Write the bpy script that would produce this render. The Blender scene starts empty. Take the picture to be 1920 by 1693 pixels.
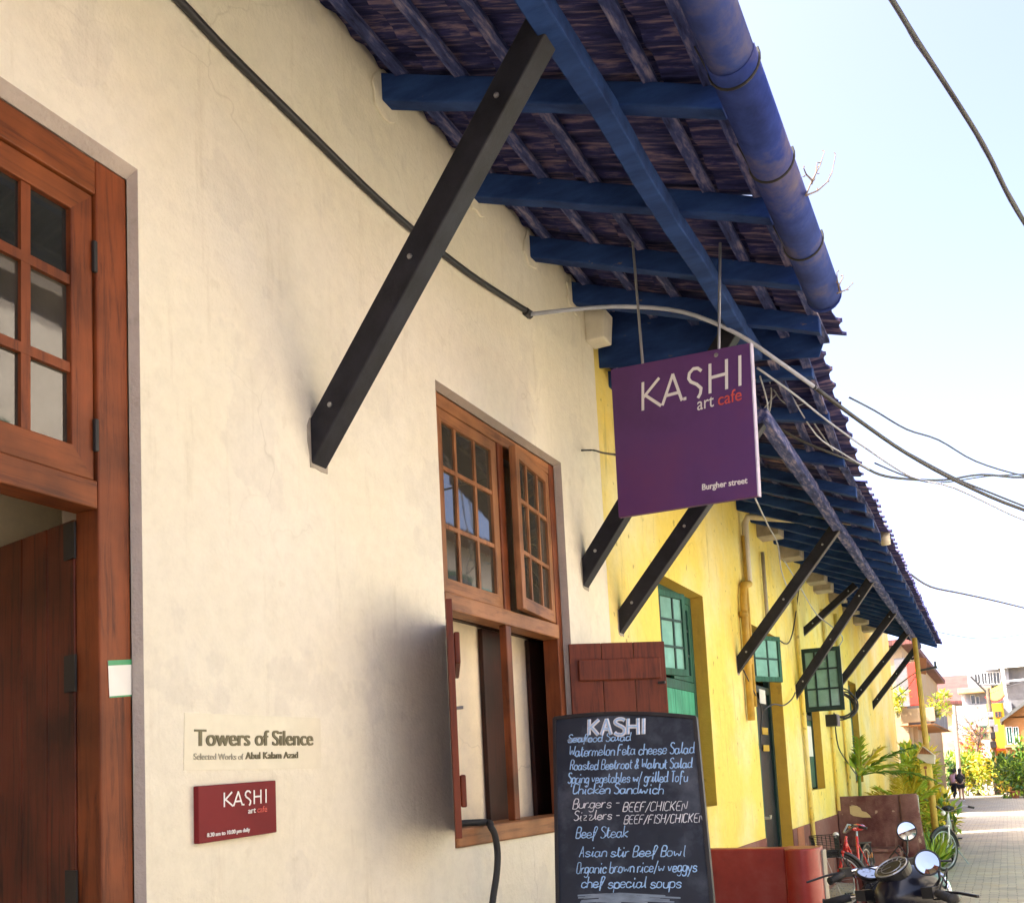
import bpy, bmesh, math, random
from mathutils import Vector, Matrix, Euler
R = math.radians
random.seed(7)
scene = bpy.context.scene
col = scene.collection

# ------------------------------------------------------------------ camera
F, PPX, PPY, XW, EYE, ROLL = 1850.0, 960.0, 1280.0, 2.3, 1.65, 0.05   # photo pixels / metres
VPX, VPY = 1886.0, 1420.0
Yc = Vector((VPX-PPX, -(VPY-PPY), -F)).normalized()
Zc = Vector((-ROLL, 1, -((VPY-PPY)+(VPX-PPX)*ROLL)/F))
Zc = (Zc - Yc*Zc.dot(Yc)).normalized()
Xc = Yc.cross(Zc)
MW = Matrix((Xc, Yc, Zc))            # camera axes -> world
CAM = Vector((XW, 0, EYE))
cd = bpy.data.cameras.new('camera'); cam = bpy.data.objects.new('camera', cd); col.objects.link(cam)
cam.matrix_world = Matrix.Translation(CAM) @ MW.to_4x4()
cd.sensor_fit = 'HORIZONTAL'; cd.sensor_width = 36; cd.lens = F/1920*36
cd.shift_x = (960-PPX)/1920; cd.shift_y = (PPY-846.5)/1920
cd.clip_start = .05; cd.clip_end = 2000
scene.camera = cam

# ------------------------------------------------------------------ light
SUN_EL, SUN_AZ = R(50), math.atan2(-0.50, -0.86)      # direction towards the sun, math angle from +x
sdir = Vector((math.cos(SUN_AZ)*math.cos(SUN_EL), math.sin(SUN_AZ)*math.cos(SUN_EL), math.sin(SUN_EL)))
w = bpy.data.worlds.new('World'); scene.world = w; w.use_nodes = True
nt = w.node_tree
sky = nt.nodes.new('ShaderNodeTexSky'); sky.sky_type = 'NISHITA'; sky.sun_disc = False
sky.sun_elevation = SUN_EL; sky.sun_rotation = math.pi/2 - SUN_AZ
sky.air_density = .25; sky.dust_density = 4.0; sky.ozone_density = 0
bg = nt.nodes['Background']; nt.links.new(sky.outputs[0], bg.inputs[0]); bg.inputs[1].default_value = .15
sl = bpy.data.lights.new('sun', 'SUN'); sl.energy = 2.2; sl.angle = R(.5); sl.color = (1, .94, .85)
so = bpy.data.objects.new('sun', sl); col.objects.link(so); so.location = (0, 0, 20)
so.rotation_euler = (-sdir).to_track_quat('-Z', 'Y').to_euler()
scene.view_settings.view_transform = 'Standard'; scene.view_settings.look = 'None'
scene.view_settings.exposure = 3.2; scene.view_settings.gamma = 1
scene.view_settings.use_curve_mapping = False
scene.cycles.max_bounces = 8; scene.cycles.diffuse_bounces = 5

# ------------------------------------------------------------------ helpers
def ray(px, py): return MW @ Vector((px-PPX, -(py-PPY), -F))
def ax(px, py, x=0.0): d = ray(px, py); return CAM + d*((x-CAM.x)/d.x)
def ay(px, py, y): d = ray(px, py); return CAM + d*((y-CAM.y)/d.y)
def az(px, py, z): d = ray(px, py); return CAM + d*((z-CAM.z)/d.z)
def gz(y): return -.011*max(0.0, y-17)

ROOTM = {}
def tag(o, label=None, cat=None, group=None, kind=None):
    if label: o['label'] = label
    if cat: o['category'] = cat
    if group: o['group'] = group
    if kind: o['kind'] = kind
    return o
def thing(name, loc, label, cat, group=None, rz=0.0, rot=None):
    o = bpy.data.objects.new(name, None); col.objects.link(o)
    o.location = loc; o.rotation_euler = rot if rot else (0, 0, rz); o.empty_display_size = .1
    ROOTM[o.name] = Matrix.Translation(Vector(loc)) @ (Euler(rot) if rot else Euler((0, 0, rz))).to_matrix().to_4x4()
    return tag(o, label, cat, group)
def link_mesh(name, me, mat, parent=None, local=False, smooth=False, bev=0, label=None):
    o = bpy.data.objects.new(name, me); col.objects.link(o)
    if mat:
        me.materials.clear()
        for m in (mat if isinstance(mat, (list, tuple)) else [mat]): me.materials.append(m)
    if parent:
        o.parent = parent
        M = ROOTM.get(parent.name, Matrix()); ROOTM[o.name] = M
        if not local: me.transform(M.inverted())
    if smooth:
        for p in me.polygons: p.use_smooth = True
    if bev:
        b = o.modifiers.new('bevel', 'BEVEL'); b.width = bev; b.segments = 2; b.limit_method = 'ANGLE'
    if label: o['label'] = label
    return o

class MB:
    def __init__(s): s.v = []; s.f = []; s.mi = []; s.m = 0
    def add(s, vs, fs):
        n = len(s.v); s.v += [tuple(v) for v in vs]
        for f in fs: s.f.append(tuple(i+n for i in f)); s.mi.append(s.m)
        return s
    def hexa(s, p):   # 8 points: bottom ring 0-3, top ring 4-7
        return s.add(p, [(3,2,1,0),(4,5,6,7),(0,1,5,4),(1,2,6,5),(2,3,7,6),(3,0,4,7)])
    def box(s, a, b):
        x0,x1 = sorted((a[0],b[0])); y0,y1 = sorted((a[1],b[1])); z0,z1 = sorted((a[2],b[2]))
        return s.hexa([(x0,y0,z0),(x1,y0,z0),(x1,y1,z0),(x0,y1,z0),(x0,y0,z1),(x1,y0,z1),(x1,y1,z1),(x0,y1,z1)])
    def obox(s, o, u, v, w_):   # oriented box: corner o and three edge vectors
        o,u,v,w_ = map(Vector,(o,u,v,w_))
        return s.hexa([o,o+u,o+u+v,o+v,o+w_,o+u+w_,o+u+v+w_,o+v+w_])
    def bar(s, p, q, wd, dp, up=(0,0,1)):   # rectangular bar from p to q
        p,q = Vector(p),Vector(q); d=(q-p).normalized(); up=Vector(up)
        a = d.cross(up)
        if a.length<1e-4: a = d.cross(Vector((1,0,0)))
        a.normalize(); b = a.cross(d).normalized()
        o = p - a*wd/2 - b*dp/2
        return s.obox(o, a*wd, q-p, b*dp)
    def prism(s, poly, ext):   # poly: 3d points (planar), extruded by ext
        n=len(poly); e=Vector(ext); a=[Vector(p) for p in poly]; b=[p+e for p in a]
        return s.add(a+b, [tuple(range(n-1,-1,-1)), tuple(range(n,2*n))]+[(i,(i+1)%n,n+(i+1)%n,n+i) for i in range(n)])
    def tube(s, pts, r, n=8, cap=True, flat=1.0, nrm=None):
        pts=[Vector(p) for p in pts]; m=len(pts)
        rs = r if isinstance(r,(list,tuple)) else [r]*m
        rings=[]; prev=None
        for i,p in enumerate(pts):
            t = (pts[min(i+1,m-1)]-pts[max(i-1,0)])
            t = t.normalized() if t.length>1e-9 else Vector((0,0,1))
            if nrm is not None: b = Vector(nrm).normalized(); a = b.cross(t).normalized()
            else:
                if prev is None:
                    a = t.cross(Vector((0,0,1)))
                    if a.length<1e-3: a = t.cross(Vector((1,0,0)))
                else: a = prev - t*prev.dot(t)
                a.normalize(); prev=a; b=t.cross(a).normalized()
            rings.append([p + a*math.cos(2*math.pi*k/n)*rs[i] + b*math.sin(2*math.pi*k/n)*rs[i]*flat for k in range(n)])
        vs=[v for g in rings for v in g]; fs=[]
        for i in range(m-1):
            for k in range(n): fs.append((i*n+k,i*n+(k+1)%n,(i+1)*n+(k+1)%n,(i+1)*n+k))
        if cap: fs += [tuple(range(n-1,-1,-1)), tuple((m-1)*n+k for k in range(n))]
        return s.add(vs,fs)
    def lathe(s, prof, M=None, n=16):   # prof: (r,z) list round local z
        M = M or Matrix(); vs=[]; fs=[]
        for r,z in prof:
            for k in range(n):
                a=2*math.pi*k/n; vs.append(M @ Vector((r*math.cos(a), r*math.sin(a), z)))
        for i in range(len(prof)-1):
            for k in range(n): fs.append((i*n+k,i*n+(k+1)%n,(i+1)*n+(k+1)%n,(i+1)*n+k))
        fs += [tuple(range(n-1,-1,-1)), tuple((len(prof)-1)*n+k for k in range(n))]
        return s.add(vs,fs)
    def torus(s, M, Rr, r, n=32, k=8, a0=0, a1=2*math.pi, flat=1.0):
        full = abs(a1-a0-2*math.pi)<1e-6; vs=[]; fs=[]; m = n if full else n+1
        for i in range(m):
            a=a0+(a1-a0)*i/n
            for j in range(k):
                b=2*math.pi*j/k; q=Rr+r*math.cos(b)
                vs.append(M @ Vector((q*math.cos(a), q*math.sin(a), r*math.sin(b)*flat)))
        for i in range(n):
            i2=(i+1)%m
            for j in range(k): fs.append((i*k+j,i2*k+j,i2*k+(j+1)%k,i*k+(j+1)%k))
        return s.add(vs,fs)
    def ell(s, c, rad, M=None, n=14, m=9):
        c=Vector(c); vs=[]; fs=[]
        for i in range(m+1):
            th=math.pi*i/m
            for k in range(n):
                a=2*math.pi*k/n; v=Vector((rad[0]*math.sin(th)*math.cos(a),rad[1]*math.sin(th)*math.sin(a),rad[2]*math.cos(th)))
                vs.append(c+(M@v if M else v))
        for i in range(m):
            for k in range(n): fs.append((i*n+k,(i+1)*n+k,(i+1)*n+(k+1)%n,i*n+(k+1)%n))
        return s.add(vs,fs)
    def stroke(s, pts, nrm, wd, th):   # flat lettering stroke raised on a surface
        nrm=Vector(nrm).normalized(); pts=[Vector(p) for p in pts]
        for i in range(len(pts)-1):
            p,q=pts[i],pts[i+1]; d=(q-p).normalized(); a=nrm.cross(d).normalized()*wd/2
            t=th+.00013*(i%5)
            e=d*wd*.18
            s.obox(p-a-e, a*2, q-p+e*2, nrm*t)
        return s
    def leaf(s, p, d, up, L, W, bend=.15):
        p=Vector(p); d=Vector(d).normalized(); a=d.cross(Vector(up))
        if a.length<1e-3: a=d.cross(Vector((1,.2,0)))
        a=a.normalized()*W/2; n=a.cross(d).normalized()
        mid=p+d*L*.5+n*L*.06; tip=p+d*L-n*L*bend
        return s.add([p,mid-a,tip,mid+a],[(0,1,2),(0,2,3)])
    def build(s, name, mat, parent=None, local=False, smooth=False, bev=0, label=None):
        me=bpy.data.meshes.new(name); me.from_pydata(s.v,[],s.f)
        o=link_mesh(name, me, mat, parent, local, smooth, bev, label)
        if any(s.mi): me.polygons.foreach_set('material_index', s.mi)
        bm=bmesh.new(); bm.from_mesh(me); bmesh.ops.recalc_face_normals(bm, faces=bm.faces); bm.to_mesh(me); bm.free()
        return o

def each(name, boxes, mt, parent, bev=.005):
    o=None
    for a,b in boxes:
        m=MB(); m.box(a,b); q=m.build(name,M[mt],parent,bev=bev); o=o or q
    return o

# ------------------------------------------------------------------ materials
def nmat(name):
    m=bpy.data.materials.new(name); m.use_nodes=True
    return m, m.node_tree, m.node_tree.nodes['Principled BSDF']
def N(t, kind, **kw):
    n=t.nodes.new(kind)
    for k,v in kw.items():
        if k in n.inputs: n.inputs[k].default_value=v
        else: setattr(n,k,v)
    return n
def ramp(t, fac, stops):
    r=t.nodes.new('ShaderNodeValToRGB'); e=r.color_ramp.elements
    while len(e)<len(stops): e.new(.5)
    for i,(p,c) in enumerate(stops):
        e[i].position=p; e[i].color=c if len(c)==4 else (*c,1)
    t.links.new(fac, r.inputs[0]); return r
def mul(c,f): return tuple(min(1,x*f) for x in c)
def mat(name, c, rough=.75, var=.25, scale=6, bump=0, bscale=40, metal=0, stretch=(1,1,1), c2=None, spec=.5, coat=0):
    m,t,p=nmat(name)
    tc=N(t,'ShaderNodeTexCoord'); mp=N(t,'ShaderNodeMapping'); mp.inputs['Scale'].default_value=stretch
    t.links.new(tc.outputs['Object'], mp.inputs[0])
    nz=N(t,'ShaderNodeTexNoise',Scale=scale,Detail=6,Roughness=.65); t.links.new(mp.outputs[0], nz.inputs['Vector'])
    r=ramp(t, nz.outputs['Fac'], [(.3,mul(c,1-var)),(.5,c),(.72,c2 or mul(c,1+var))])
    t.links.new(r.outputs[0], p.inputs['Base Color'])
    p.inputs['Roughness'].default_value=rough; p.inputs['Metallic'].default_value=metal
    p.inputs['Specular IOR Level'].default_value=spec
    if coat: p.inputs['Coat Weight'].default_value=coat; p.inputs['Coat Roughness'].default_value=.1
    if bump:
        n2=N(t,'ShaderNodeTexNoise',Scale=bscale,Detail=5); t.links.new(mp.outputs[0], n2.inputs['Vector'])
        b=N(t,'ShaderNodeBump',Strength=bump,Distance=.01); t.links.new(n2.outputs['Fac'], b.inputs['Height']); t.links.new(b.outputs[0], p.inputs['Normal'])
    return m
def plaster(name, c, stain, dirt=(.25,.2,.12), dirt_amt=.35, streak=0.0, bump=.35, stops=(.38,.66), cracks=.25):
    m,t,p=nmat(name); L=t.links.new
    tc=N(t,'ShaderNodeTexCoord')
    n1=N(t,'ShaderNodeTexNoise',Scale=.9,Detail=5,Roughness=.6); L(tc.outputs['Object'],n1.inputs['Vector'])
    r1=ramp(t,n1.outputs['Fac'],[(stops[0],c),(stops[1],stain)])
    n2=N(t,'ShaderNodeTexNoise',Scale=14,Detail=8,Roughness=.75); L(tc.outputs['Object'],n2.inputs['Vector'])
    r2=ramp(t,n2.outputs['Fac'],[(.35,(.86,.86,.86)),(.6,(1,1,1))])
    mx=N(t,'ShaderNodeMixRGB',blend_type='MULTIPLY'); mx.inputs[0].default_value=.6
    L(r1.outputs[0],mx.inputs[1]); L(r2.outputs[0],mx.inputs[2])
    mp=N(t,'ShaderNodeMapping'); mp.inputs['Scale'].default_value=(9,9,.9); L(tc.outputs['Object'],mp.inputs[0])
    n3=N(t,'ShaderNodeTexNoise',Scale=1.3,Detail=8,Roughness=.7); L(mp.outputs[0],n3.inputs['Vector'])
    r3=ramp(t,n3.outputs['Fac'],[(.57,(0,0,0)),(.74,(1,1,1))])
    ml=N(t,'ShaderNodeMath',operation='MULTIPLY'); L(r3.outputs[0],ml.inputs[0]); ml.inputs[1].default_value=streak
    m2=N(t,'ShaderNodeMixRGB'); L(ml.outputs[0],m2.inputs[0]); L(mx.outputs[0],m2.inputs[1]); m2.inputs[2].default_value=(*dirt,1)
    n4=N(t,'ShaderNodeTexNoise',Scale=9,Detail=4); L(tc.outputs['Object'],n4.inputs['Vector'])
    r4=ramp(t,n4.outputs['Fac'],[(.66,(0,0,0)),(.70,(1,1,1))])
    ml2=N(t,'ShaderNodeMath',operation='MULTIPLY'); L(r4.outputs[0],ml2.inputs[0]); ml2.inputs[1].default_value=dirt_amt
    m3=N(t,'ShaderNodeMixRGB'); L(ml2.outputs[0],m3.inputs[0]); L(m2.outputs[0],m3.inputs[1]); m3.inputs[2].default_value=(*dirt,1)
    np1=N(t,'ShaderNodeTexNoise',Scale=1.7,Detail=8,Roughness=.55); L(tc.outputs['Object'],np1.inputs['Vector'])
    rp=ramp(t,np1.outputs['Fac'],[(.57,(1,1,1)),(.585,(.90,.90,.92))]); mpt=N(t,'ShaderNodeMixRGB',blend_type='MULTIPLY'); mpt.inputs[0].default_value=.55
    L(m3.outputs[0],mpt.inputs[1]); L(rp.outputs[0],mpt.inputs[2])
    nv=N(t,'ShaderNodeTexNoise',Scale=4,Detail=3); L(tc.outputs['Object'],nv.inputs['Vector'])
    va=N(t,'ShaderNodeVectorMath',operation='MULTIPLY_ADD'); L(nv.outputs['Color'],va.inputs[0]); va.inputs[1].default_value=(.35,.35,.35); L(tc.outputs['Object'],va.inputs[2])
    vo=N(t,'ShaderNodeTexVoronoi',Scale=1.1); vo.feature='DISTANCE_TO_EDGE'; L(va.outputs[0],vo.inputs['Vector'])
    rc=ramp(t,vo.outputs['Distance'],[(.0,(1,1,1)),(.006,(0,0,0))])
    nm=N(t,'ShaderNodeTexNoise',Scale=.8,Detail=2); L(tc.outputs['Object'],nm.inputs['Vector']); rm=ramp(t,nm.outputs['Fac'],[(.5,(0,0,0)),(.62,(1,1,1))])
    mc=N(t,'ShaderNodeMath',operation='MULTIPLY'); L(rc.outputs[0],mc.inputs[0]); L(rm.outputs[0],mc.inputs[1])
    mc2=N(t,'ShaderNodeMath',operation='MULTIPLY'); L(mc.outputs[0],mc2.inputs[0]); mc2.inputs[1].default_value=cracks
    m4=N(t,'ShaderNodeMixRGB'); L(mc2.outputs[0],m4.inputs[0]); L(mpt.outputs[0],m4.inputs[1]); m4.inputs[2].default_value=(*mul(dirt,.6),1)
    L(m4.outputs[0],p.inputs['Base Color']); p.inputs['Roughness'].default_value=.85; p.inputs['Specular IOR Level'].default_value=.25
    b1=N(t,'ShaderNodeTexNoise',Scale=55,Detail=4,Roughness=.6); L(tc.outputs['Object'],b1.inputs['Vector'])
    b2=N(t,'ShaderNodeTexNoise',Scale=5,Detail=6,Roughness=.55); L(tc.outputs['Object'],b2.inputs['Vector'])
    ad=N(t,'ShaderNodeMath',operation='MULTIPLY_ADD'); L(b2.outputs['Fac'],ad.inputs[0]); ad.inputs[1].default_value=2.5; L(b1.outputs['Fac'],ad.inputs[2])
    bp=N(t,'ShaderNodeBump',Strength=bump,Distance=.012); L(ad.outputs[0],bp.inputs['Height']); L(bp.outputs[0],p.inputs['Normal'])
    return m
def wood(name, c, c2, axis='z', rough=.5, grime=.4):
    m,t,p=nmat(name); L=t.links.new
    tc=N(t,'ShaderNodeTexCoord'); mp=N(t,'ShaderNodeMapping')
    mp.inputs['Scale'].default_value={'z':(22,22,1.6),'y':(22,1.6,22),'x':(1.6,22,22)}[axis]; L(tc.outputs['Object'],mp.inputs[0])
    n1=N(t,'ShaderNodeTexNoise',Scale=1.6,Detail=9,Roughness=.7,Distortion=.6); L(mp.outputs[0],n1.inputs['Vector'])
    r1=ramp(t,n1.outputs['Fac'],[(.32,c2),(.5,c),(.75,mul(c,1.25))])
    n2=N(t,'ShaderNodeTexNoise',Scale=4,Detail=5); L(tc.outputs['Object'],n2.inputs['Vector'])
    r2=ramp(t,n2.outputs['Fac'],[(.3,(1-grime,)*3),(.62,(1,1,1))])
    mx=N(t,'ShaderNodeMixRGB',blend_type='MULTIPLY'); mx.inputs[0].default_value=1
    L(r1.outputs[0],mx.inputs[1]); L(r2.outputs[0],mx.inputs[2]); L(mx.outputs[0],p.inputs['Base Color'])
    p.inputs['Roughness'].default_value=rough; p.inputs['Specular IOR Level'].default_value=.28
    b=N(t,'ShaderNodeBump',Strength=.25,Distance=.004); L(n1.outputs['Fac'],b.inputs['Height']); L(b.outputs[0],p.inputs['Normal'])
    return m
def glassy(name, c, rough=.06, spec=.6):
    m=mat(name,c,rough=rough,var=.25,scale=5,spec=spec,bump=.02,bscale=6); return m
def emptycol(name,c,**k): return mat(name,c,**k)

M={}
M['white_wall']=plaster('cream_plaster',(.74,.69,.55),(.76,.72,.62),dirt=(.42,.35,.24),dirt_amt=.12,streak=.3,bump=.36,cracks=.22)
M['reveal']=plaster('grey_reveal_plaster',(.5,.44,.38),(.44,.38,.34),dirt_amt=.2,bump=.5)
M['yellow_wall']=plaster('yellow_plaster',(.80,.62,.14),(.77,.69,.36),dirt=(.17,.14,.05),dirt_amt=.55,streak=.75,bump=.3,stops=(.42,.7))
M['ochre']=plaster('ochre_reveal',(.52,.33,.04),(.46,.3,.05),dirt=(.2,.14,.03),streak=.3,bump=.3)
M['plinth']=plaster('dark_red_plinth',(.17,.06,.05),(.25,.13,.11),dirt=(.4,.3,.22),dirt_amt=.5,streak=.3,bump=.4)
M['inner']=plaster('interior_plaster',(.82,.70,.50),(.84,.73,.55),dirt_amt=.05,bump=.15)
M['wood_z']=wood('teak_vertical',(.20,.050,.014),(.075,.018,.007),'z',grime=.55)
M['wood_y']=wood('teak_horizontal',(.225,.062,.017),(.085,.022,.009),'y',grime=.55)
M['wood_light']=wood('teak_worn',(.33,.14,.055),(.16,.06,.025),'z',grime=.5)
M['wood_light_y']=wood('teak_worn_rail',(.33,.14,.055),(.16,.06,.025),'y',grime=.5)
M['wood_dark']=wood('dark_wood',(.04,.010,.006),(.014,.005,.004),'z',grime=.6)
M['wood_leaf']=wood('dark_red_door_wood',(.13,.026,.010),(.035,.008,.004),'z',grime=.7)
M['wood_red']=wood('red_shutter_wood',(.15,.030,.010),(.06,.012,.005),'z',grime=.35)
M['black_paint_plain']=mat('black_painted_timber',(.005,.005,.008),rough=.6,var=.35,scale=9,bump=.2,bscale=30,stretch=(1,4,1),c2=(.009,.010,.018),spec=.3)
def chipped(name,c,c2,chip,thr=.66,rough=.7,stretch=(3,3,3),scale=5):
    m,t,p=nmat(name); L=t.links.new; tc=N(t,'ShaderNodeTexCoord'); mp=N(t,'ShaderNodeMapping'); mp.inputs['Scale'].default_value=stretch; L(tc.outputs['Object'],mp.inputs[0])
    n1=N(t,'ShaderNodeTexNoise',Scale=scale*.5,Detail=7,Roughness=.65); L(mp.outputs[0],n1.inputs['Vector']); r1=ramp(t,n1.outputs['Fac'],[(.35,c),(.65,c2)])
    n2=N(t,'ShaderNodeTexNoise',Scale=scale,Detail=10,Roughness=.72); L(mp.outputs[0],n2.inputs['Vector']); r2=ramp(t,n2.outputs['Fac'],[(thr,(0,0,0)),(thr+.02,(1,1,1))])
    mx=N(t,'ShaderNodeMixRGB'); L(r2.outputs[0],mx.inputs[0]); L(r1.outputs[0],mx.inputs[1]); mx.inputs[2].default_value=(*chip,1)
    L(mx.outputs[0],p.inputs['Base Color']); p.inputs['Roughness'].default_value=rough; p.inputs['Specular IOR Level'].default_value=.25
    b=N(t,'ShaderNodeBump',Strength=.5,Distance=.006); L(n2.outputs['Fac'],b.inputs['Height']); L(b.outputs[0],p.inputs['Normal']); return m
M['black_paint']=chipped('black_painted_timber',(.006,.006,.010),(.016,.017,.026),(.16,.15,.13),.69,.55)
M['flare_blue']=chipped('flare_blue_timber',(.006,.024,.105),(.018,.055,.20),(.11,.09,.10),.66,.85,(1.4,5,5),4)  # blue haze of the lens flare put into the timber colour
M['flare_blue_plain']=mat('flare_blue_timber',(.004,.018,.085),rough=.85,var=.6,scale=7,bump=.5,bscale=25,c2=(.025,.055,.17),spec=.2,stretch=(1.5,6,6))  # plain variant, flare blue likewise mixed into the base colour
M['batten']=mat('weathered_flare_batten',(.05,.065,.18),rough=.9,var=.7,scale=9,bump=.4,c2=(.32,.27,.34),spec=.15,stretch=(3,.6,3))  # lilac and blue of the flare tinted into the old wood
M['tile']=mat('flare_blue_clay_tile',(.035,.038,.125),rough=.95,var=.6,scale=2.2,bump=.5,bscale=18,stretch=(1.6,16,3),c2=(.30,.21,.26),spec=.15)  # clay colour shifted to blue and lilac to stand for flare haze
M['gutter']=mat('flare_blue_gutter',(.028,.05,.21),rough=.9,var=.55,scale=2.5,bump=.6,bscale=9,c2=(.15,.125,.15),spec=.15)  # blue cast of the flare painted in, with duller stains
M['iron']=mat('black_iron',(.015,.014,.013),rough=.6,var=.4)
M['steel']=mat('grey_steel',(.35,.35,.36),rough=.35,var=.2,metal=.8)
M['chrome']=mat('chrome',(.75,.75,.77),rough=.12,var=.08,metal=1)
M['glass']=glassy('old_window_glass',(.045,.04,.03),rough=.03,spec=.9)
M['glass_dark']=glassy('dark_window_glass',(.02,.022,.02),rough=.03,spec=.8)
M['glass_green']=glassy('pale_green_glass',(.16,.30,.25),rough=.12)
M['green']=wood('green_painted_wood',(.02,.10,.065),(.01,.05,.035),'z',rough=.6,grime=.4)
M['green_light']=wood('mint_painted_wood',(.06,.34,.21),(.03,.19,.12),'z',rough=.65,grime=.3)
M['green_dark']=wood('dark_green_wood',(.010,.034,.028),(.004,.012,.012),'z',rough=.45)
M['purple']=mat('purple_sign_face',(.105,.038,.155),rough=.5,var=.22,scale=2,c2=(.13,.04,.14),spec=.3)
M['maroon']=mat('maroon_plaque_face',(.16,.010,.014),rough=.5,var=.15,scale=3,spec=.2)
M['sign_edge']=mat('pale_sign_edge',(.45,.4,.5),rough=.5)
M['ink_white']=mat('white_lettering',(.78,.76,.74),rough=.5,var=.05)
M['ink_red']=mat('red_lettering',(.62,.09,.07),rough=.5,var=.05)
M['ink_olive']=mat('olive_lettering',(.15,.135,.075),rough=.7,var=.2)
M['ink_grey']=mat('faint_grey_lettering',(.38,.36,.28),rough=.7,var=.1)
M['vinyl']=mat('clear_vinyl_label',(.66,.61,.47),rough=.3,var=.06,scale=12)
M['sticker']=mat('white_sticker',(.72,.72,.68),rough=.4,var=.05)
M['sticker_green']=mat('green_sticker_band',(.04,.30,.12),rough=.4,var=.1)
M['chalkboard']=mat('chalk_smudged_slate',(.02,.026,.042),rough=.75,var=.35,scale=3.2,bump=.05,c2=(.10,.112,.14))
M['chalk_white']=mat('white_chalk',(.74,.74,.76),rough=.95,var=.2,scale=60)
M['chalk_blue']=mat('blue_chalk',(.36,.56,.82),rough=.95,var=.22,scale=60)
M['chalk_smear']=mat('chalk_smear',(.22,.27,.33),rough=.95,var=.3,scale=9,stretch=(1,1,4))
M['board_frame']=mat('black_board_frame',(.02,.018,.02),rough=.5)
M['red_oxide']=mat('polished_red_oxide',(.30,.028,.020),rough=.34,var=.35,scale=3,bump=.15,bscale=12,c2=(.36,.075,.055))
M['old_oxide']=plaster('worn_red_oxide',(.085,.03,.028),(.22,.12,.10),dirt=(.40,.31,.22),dirt_amt=.7,streak=.5,bump=.6,stops=(.46,.60))
M['bare_plaster']=plaster('bare_plaster',(.46,.36,.18),(.5,.4,.22),bump=.4)
M['cement']=mat('grey_cement',(.33,.29,.23),rough=.85,var=.3,bump=.3)
M['pvc']=mat('cream_pipe',(.52,.46,.36),rough=.5,var=.15)
M['yellow_pipe']=mat('yellow_painted_pipe',(.5,.31,.05),rough=.6,var=.3)
M['cable']=mat('black_cable',(.02,.02,.024),rough=.5,var=.2)
M['cable_pale']=mat('pale_dusty_cable',(.34,.36,.42),rough=.7,var=.2)
M['rubber']=mat('rubber',(.018,.018,.018),rough=.7,var=.2)
M['mirror']=mat('mirror_glass',(.55,.57,.6),rough=.02,var=.02,metal=1)
M['navy']=mat('dark_navy_enamel',(.004,.005,.013),rough=.3,var=.2,spec=.35,coat=.3)
M['black_plastic']=mat('black_plastic',(.012,.012,.014),rough=.4,var=.2)
M['dial']=mat('dial_face',(.05,.055,.08),rough=.2,var=.3,scale=40)
M['red_enamel']=mat('red_enamel',(.55,.03,.025),rough=.25,var=.15,coat=.6)
M['white_enamel']=mat('white_enamel',(.72,.72,.68),rough=.3,var=.1)
M['grey_green']=mat('grey_green_enamel',(.38,.45,.40),rough=.35,var=.2)
M['orange']=mat('orange_reflector',(.8,.28,.03),rough=.3,var=.1)
M['leaf_green']=mat('leaf_green',(.10,.21,.02),rough=.5,var=.5,scale=2.5,c2=(.2,.33,.03))
M['leaf_dark']=mat('leaf_dark_green',(.03,.09,.02),rough=.5,var=.5,scale=2.5,c2=(.06,.15,.03))
M['leaf_yellow']=mat('leaf_yellow',(.58,.48,.03),rough=.5,var=.35,scale=3,c2=(.72,.55,.06))
M['leaf_lime']=mat('leaf_lime',(.3,.44,.03),rough=.5,var=.45,scale=3,c2=(.5,.52,.05))
M['leaf_pink']=mat('bougainvillea_pink',(.55,.14,.13),rough=.6,var=.4,scale=3,c2=(.5,.3,.1))
M['stem']=mat('plant_stem',(.17,.16,.06),rough=.8)
M['bark']=mat('bark',(.13,.09,.06),rough=.9,var=.4,bump=.5)
M['skin']=mat('skin',(.42,.24,.16),rough=.6,var=.05)
M['pink_cloth']=mat('pink_cotton',(.62,.38,.45),rough=.9,var=.1)
M['black_cloth']=mat('black_cloth',(.02,.02,.022),rough=.9,var=.2)
M['hair']=mat('dark_hair',(.015,.012,.01),rough=.6)
M['terracotta']=mat('terracotta',(.35,.13,.06),rough=.85,var=.2)

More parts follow.
